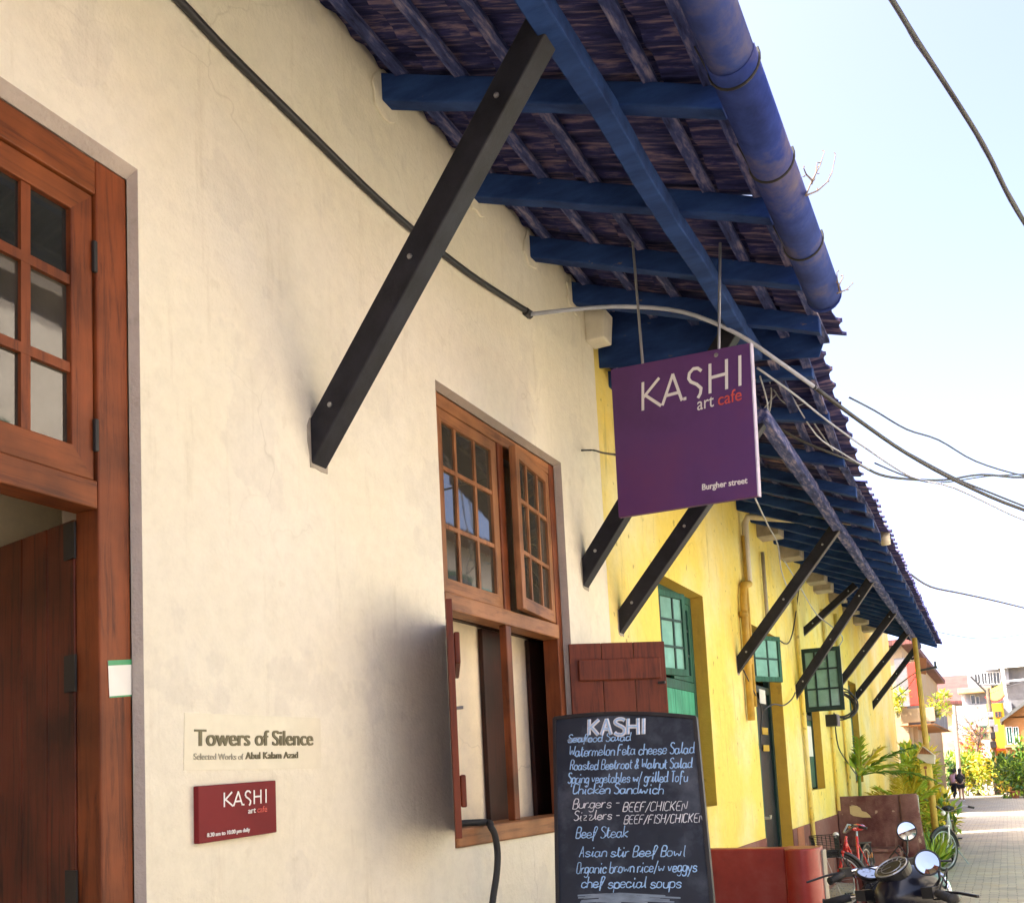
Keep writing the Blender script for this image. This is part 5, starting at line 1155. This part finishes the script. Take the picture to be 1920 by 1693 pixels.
def window_part(parent,px0,py0,px1,py1,y,mt='glass_dark',fr='frame_white',bars=1):
    a=ay(px0,py0,y);b=ay(px1,py1,y); m=MB()
    x0,x1=sorted((a.x,b.x)); z0,z1=sorted((a.z,b.z)); f=max(.03,(x1-x0)*.08)
    m.box((x0,y-.05,z0),(x0+f,y,z1)); m.box((x1-f,y-.05,z0),(x1,y,z1)); m.box((x0+f,y-.05,z1-f),(x1-f,y,z1)); m.box((x0+f,y-.05,z0),(x1-f,y,z0+f))
    for k in range(bars): x=x0+(x1-x0)*(k+1)/(bars+1); m.box((x-f/2,y-.048,z0+f),(x+f/2,y-.002,z1-f))
    w_=m.build('window',M[fr],parent)
    m=MB(); m.box((x0+f*.6,y-.02,z0+f*.6),(x1-f*.6,y-.012,z1-f*.6)); m.build('pane',M[mt],w_)
# house added past the yellow house to shade the street before the sunlit strip
rw=thing('shade_house',(-.3,29.5,gz(29)),'added pale cream house set back past the yellow house, shading the street','building')
m=MB(); m.box((-7,25.6,gz(29)-.3),(-1.35,33.0,6.2)); m.build('wall',M['far_white'],rw)
m=MB(); m.prism([(-1.2,25.5,6.15),(-7.4,25.5,6.15),(-4.0,25.5,7.6)],(0,7.7,0)); m.build('roof',M['far_tile'],rw)
m=MB(); m.bar((-1.3,25.7,4.6),(-1.3,32.8,4.6),.12,.25); m.build('wall_beam',M['far_orange'],rw)
# balcony house
yb=37.6
bh=thing('balcony_house',(-2,yb+3,gz(yb)),'house with a projecting plastered balcony and red pillar','building')
xR=ay(1703,1400,yb).x
m=MB(); m.box((-8,yb+.9,gz(yb)-.3),(xR,yb+22,5.9)); m.build('wall',M['far_cream'],bh)
m=MB(); m.box((-8.3,yb+.6,5.92),(xR+.4,yb+22.4,6.12)); m.build('roof',M['far_tile'],bh)
def bx_(px0,py0,px1,py1,y0,d): 
    a=ay(px0,py0,y0);b=ay(px1,py1,y0); return (a.x,y0,a.z),(b.x,y0+d,b.z)
m=MB(); m.box(*bx_(1687,1361,1754,1356,yb-.1,12)); bl=m.build('balcony',M['far_orange'],bh,bev=.02)
m=MB(); m.box(*bx_(1690,1356,1752,1325,yb,.12)); m.build('parapet',M['far_cream'],bl,bev=.02)
m=MB(); a=ay(1752,1357,yb); m.box((a.x-.12,yb+.121,a.z),(a.x,yb+9.5,ay(1752,1325,yb).z)); m.build('parapet',M['far_grey'],bl,bev=.02)  # street side coloured grey to stand for its shaded face
m=MB(); m.box(*bx_(1706,1323,1721,1240,yb+.75,.14)); m.build('pillar',M['red_panel'],bh,bev=.02)
m=MB(); m.box(*bx_(1684,1325,1704,1232,yb+.82,.07)); m.build('upper_screen',M['far_grey'],bh)
m=MB(); m.box(*bx_(1692,1462,1701,1392,yb+.84,.05)); m.build('door',M['green_dark'],bh)
m=MB(); m.bar(ay(1716,1361,yb+1.2),(ay(1716,1361,yb+1.2).x,yb+1.2,gz(yb)),.16,.16); m.build('column',M['far_cream'],bh)
shrub('balcony_plant',tuple(ay(1684,1345,yb-.2)),1.0,.35,.25,200,.2,.09,['leaf_yellow','leaf_lime'],'yellow leaved plant spilling at the left end of the balcony',cat='plant',zlo=.0)
shrub('balcony_plant',tuple(ay(1757,1345,yb+.9)),.9,.45,.3,240,.2,.09,['leaf_yellow','leaf_lime'],'yellow green plant spilling over the balcony right end',cat='plant',zlo=.0)
# brick-roof house
yk=88; kh=thing('red_roof_house',(-3,yk+6,-.6),'cream house under a broad faded red tile roof','building')
a=ay(1690,1318,yk);b=ay(1832,1312,yk);c=ay(1846,1262,yk+7);d=ay(1690,1274,yk+7)
m=MB(); m.prism([a,b,c,d],(0,.05,-.25)); m.build('roof',M['far_tile'],kh)
m=MB(); m.box((a.x+.5,yk+.8,-1.5),(ay(1826,1330,yk).x,yk+8,a.z-.1)); m.build('wall',M['far_cream'],kh)
window_part(kh,1788,1372,1806,1338,yk+.79,'glass_dark','frame_white',2)
window_part(kh,1752,1400,1764,1376,yk+.79,'glass_dark','frame_white',1)
m=MB(); m.box(*bx_(1776,1330,1830,1322,yk-.6,1.2)); m.build('canopy',M['far_tile'],kh)
# white house
yw=78; wh=thing('white_house',(1.5,yw+5,-.6),'white two storey house with glazed upper floor and grey terrace roof','building')
def X(px,py=1400,y=yw): return ay(px,py,y).x
def Zz(py,px=1840,y=yw): return ay(px,py,y).z
m=MB(); m.box((X(1800),yw,-1.5),(X(1905),yw+8,Zz(1320))); m.box((X(1818),yw+1.0,Zz(1320)),(X(1905),yw+8,Zz(1286))); m.box((X(1826),yw+.4,Zz(1286)),(X(1905),yw+8,Zz(1256))); m.build('wall',M['far_white'],wh)
m=MB(); m.box((X(1806),yw-.5,Zz(1298)),(X(1870),yw+1.2,Zz(1288))); m.build('floor_slab',M['far_cream'],wh,bev=.03)
m=MB(); m.box((X(1812),yw-.05,Zz(1320)),(X(1818),yw+.5,Zz(1298))); m.build('column',M['far_white'],wh)
for p in ((1828,1283,1838,1262),(1841,1283,1850,1261),(1853,1283,1861,1260),(1863,1283,1874,1259)): window_part(wh,*p,yw+.39,'glass_dark','frame_white',1)
for p in ((1821,1320,1828,1302),(1830,1320,1836,1305)): window_part(wh,*p,yw+.99,'glass_dark','frame_white',0)
window_part(wh,1833,1385,1850,1360,yw-.01,'glass_dark','green',2)
m=MB(); a,b,c,d=ay(1839,1253,yw-.2),ay(1960,1243,yw-.2),ay(1960,1222,yw+3),ay(1849,1229,yw+3); m.prism([a,b,c,d],(0,0,-.06)); m.build('terrace_roof',M['awning'],wh)
m=MB(); m.bar(ay(1839,1254,yw-.3),ay(1960,1244,yw-.3),.12,.12); m.bar(ay(1885,1277,yw-.3),ay(1960,1270,yw-.3),.12,.12); m.bar(ay(1877,1236,yw-.3),ay(1887,1320,yw-.3),.22,.12,(0,1,0)); m.build('terrace_frame',M['frame_white'],wh)
m=MB(); m.box((X(1886),yw+.6,Zz(1330)),(X(1990),yw+6,Zz(1254))); m.build('terrace_wall',M['far_grey'],wh)
# bright yellow house
yy_=72; yh=thing('bright_yellow_house',(2,yy_+4,-.6),'narrow bright yellow house behind the brown utility pole','building')
m=MB(); m.box((ay(1857,1400,yy_).x,yy_,-1.5),(ay(1889,1400,yy_).x,yy_+6,ay(1870,1318,yy_).z)); m.build('wall',M['far_yellow'],yh)
m=MB(); m.box(*bx_(1856,1407,1886,1402,yy_-.8,.8)); m.build('canopy',M['red_panel'],yh)
m=MB(); m.box(*bx_(1874,1450,1881,1412,yy_-.03,.02)); m.build('door',M['wood_dark'],yh)
window_part(yh,1866,1345,1877,1333,yy_-.01,'glass_dark','wood_light',1)
bn=thing('yellow_banner',tuple(ay(1870,1290,yy_-.4)),'bright yellow sloping banner with red lower stripe above yellow house','banner')
P=[ay(*q,yy_-.4) for q in ((1857,1316),(1856,1293),(1872,1285),(1880,1276),(1884,1304),(1876,1312),(1866,1316))]; m=MB(); m.prism(P,(0,.06,0)); m.build('banner_cloth',M['banner'],bn)
m=MB(); m.stroke([ay(*q,yy_-.42) for q in ((1848,1306),(1856,1313),(1867,1315),(1877,1311),(1884,1303))],(0,-1,0),.12,.05); m.build('banner_stripe',M['red_panel'],bn)
# orange house
yo=62; oh=thing('orange_house',(4,yo+4,-.5),'orange plastered house with tall shutters at right edge','building')
m=MB(); m.box((ay(1886,1400,yo).x,yo,-1.2),(9,yo+7,ay(1890,1344,yo).z)); m.prism([ay(1886,1345,yo),ay(1990,1345,yo),ay(1990,1268,yo)],(0,7,0)); m.build('wall',M['far_orange'],oh)
P0,P1=ay(1876,1351,yo-.15),ay(2000,1260,yo-.15); m=MB(); m.bar(P0,P1,7.6,.16,(0,0,1)); 
o_=m.build('roof',M['awning'],oh)
for v in o_.data.vertices: v.co.y+=3.6
for k,(p0,p1) in enumerate(((1889,1897),(1902,1909))): window_part(oh,p0,1395,p1,1362,yo-.01,'green','frame_white',1)
m=MB(); m.box((ay(1884,1400,yo).x,yo-.14,ay(1890,1401,yo).z),(9,yo-.001,ay(1890,1397,yo).z)); m.build('ledge',M['far_cream'],oh)
# opposite row of houses, across the street (seen in the panes and mirrors)
for k,(ya,yb2,h,mt,lab,tl) in enumerate(((5.0,12.6,8.6,'opp_cream','tallest cream house across the street, mirrored in the door panes','far_tile'),(-30,4.5,3.6,'opp_wall','low cream house across the street behind the viewer','far_tile'),(13.0,20.5,6.9,'opp_cream','tall cream and teal house across the street, mirrored in the panes','far_tile'),(21,34,4.4,'far_orange','orange house across the street farther on','far_tile'))):
    oh_=thing('opposite_house',(8,(ya+yb2)/2,0),lab,'building')
    m=MB(); m.box((7.6,ya,-.5),(14,yb2,h)); m.build('wall',M[mt],oh_)
    m=MB(); m.prism([(6.9,ya-.2,h-.15),(14.5,ya-.2,h-.15),(10.8,ya-.2,h+1.2)],(0,yb2-ya+.4,0)); m.build('roof',M[tl],oh_)
    n=int((yb2-ya)/3.2)
    for i in range(n):
        for z in ((1.0,4.4) if h>6 else (1.0,)):
            y=ya+1.3+i*3.2; m=MB(); m.box((7.55,y,z),(7.61,y+1.1,z+1.7)); f_=m.build('window',M['green'],oh_); m=MB(); m.box((7.54,y+.1,z+.1),(7.552,y+1,z+1.6)); m.build('pane',M['glass_dark'],f_)
    if k==2: m=MB(); m.box((7.57,ya+.1,0),(7.598,yb2-.1,5.95)); m.build('dado',M['teal_wall'],oh_)
# utility poles
up_=thing('utility_pole',(ay(1869,1478,68).x,68,gz(68)),'brown utility pole crowded with meter boxes and cables','utility pole','utility poles')
a=ay(1870,1480,68);b=ay(1852,1290,68); m=MB(); m.tube([(a.x,68,gz(68)),b],[.20,.12],10); m.build('pole_shaft',M['bark'],up_)
for p in ((1852,1345,1862,1334),(1855,1362,1864,1348),(1858,1385,1866,1372),(1857,1402,1868,1389),(1864,1372,1871,1358)):
    m=MB(); m.box(*bx_(*p,67.6,.3)); m.build('junction_box',M['black_plastic' if p[1]>1380 else 'steel'],up_,bev=.02)
m=MB(); m.bar(ay(1820,1268,68),ay(1852,1300,68),.12,.12); m.build('brace',M['iron'],up_)
up2=thing('utility_pole',(ay(1797,1450,64).x,64,gz(64)),'slim grey utility pole in front of white house','utility pole','utility poles')
m=MB(); m.tube([(ay(1798,1450,64).x,64,gz(64)),ay(1789,1322,64)],[.15,.1],10); m.build('pole_shaft',M['cement'],up2)
m=MB(); m.bar(ay(1779,1365,64),ay(1800,1352,64),.06,.06); m.build('cross_arm',M['frame_white'],up2)
for k,(p,q,lab) in enumerate((((1790,1352),(1856,1340),'upper sagging wire between the two far poles'),((1792,1362),(1858,1372),'lower sagging wire between the two far poles'),((1796,1376),(1858,1352),'rising wire between the two far poles'))):
    a=ay(*p,64);b=ay(*q,68); mid=(a+b)/2-Vector((0,0,.25+.1*k)); cablething('pole_wire',[a,mid,b],.018,'cable',lab)
cablething('pole_wire',[ay(1856,1300,68),ay(1880,1290,64),ay(1930,1275,58)],.02,'cable','dark wire from brown pole to the right edge')
# bare branches before the white house
bt_=thing('bare_tree',tuple(ay(1828,1440,70)),'leafless branching tree in front of the white house','tree')
tp=[ay(1828,1440,70),ay(1832,1405,70),ay(1838,1375,70)]; m=MB(); m.tube(tp,[.1,.08,.05],7); m.build('trunk',M['bark'],bt_)
m=MB()
for k in range(26):
    f=random.random(); p=tp[1].lerp(tp[2],f); q=p+Vector((random.uniform(-1.6,1.2),random.uniform(-.5,.5),random.uniform(.2,2.2))); r_=q+Vector((random.uniform(-.6,.6),random.uniform(-.3,.3),random.uniform(-.2,.7))); m.tube([p,(p+q)/2+Vector((0,0,.15)),q,r_],[.03,.022,.014,.006],5)
m.build('branch',M['bark'],bt_)
# hedge of shrubs at the bend
for (px,py,y,H,rx,n,mats,lab) in (
 (1786,1488,66,2.6,1.0,500,['leaf_dark','leaf_green'],'dark green rounded shrub left of the walkers'),
 (1812,1488,67,2.5,1.0,600,['leaf_lime','leaf_green'],'bright lime shrub behind the walkers'),
 (1835,1486,66,2.6,1.0,600,['leaf_lime','leaf_green','leaf_yellow'],'yellow green shrub left of the brown utility pole'),
 (1853,1484,65,2.4,.7,420,['leaf_yellow','leaf_lime'],'narrow yellowish shrub against the brown utility pole'),
 (1886,1482,60,2.2,.8,520,['leaf_dark','leaf_green'],'dark shrub just right of the brown utility pole'),
 (1903,1484,58,2.4,.7,520,['leaf_green','leaf_lime'],'pale green potted shrub below orange house'),
 (1918,1470,57,3.0,.7,480,['leaf_dark','leaf_green','leaf_lime'],'tall shrub at the right edge below orange house')):
    p=ay(px,py,y); shrub('hedge_shrub',(p.x,y,gz(y)),H,rx,1.0,n,.34,.15,mats,lab,group='shrubs along the bend',clumps=9)
p=ay(1828,1440,72); shrub('bougainvillea',(p.x,71,gz(71)),4.2,1.0,.8,620,.3,.17,['leaf_pink','leaf_lime','leaf_pink','leaf_yellow'],'pink and yellow flowering bougainvillea above the hedge',clumps=10,zlo=.5)
pp=ay(1904,1488,57); tpot=thing('flower_pot',(pp.x,57,gz(57)),'terracotta pot at the foot of the orange house shrubs','pot'); m=MB(); m.lathe([(.14,0),(.22,.32),(.25,.32),(.25,.38),(.2,.38)],Matrix.Translation((pp.x,57,gz(57))),16); m.build('pot_body',M['terracotta'],tpot,smooth=False)
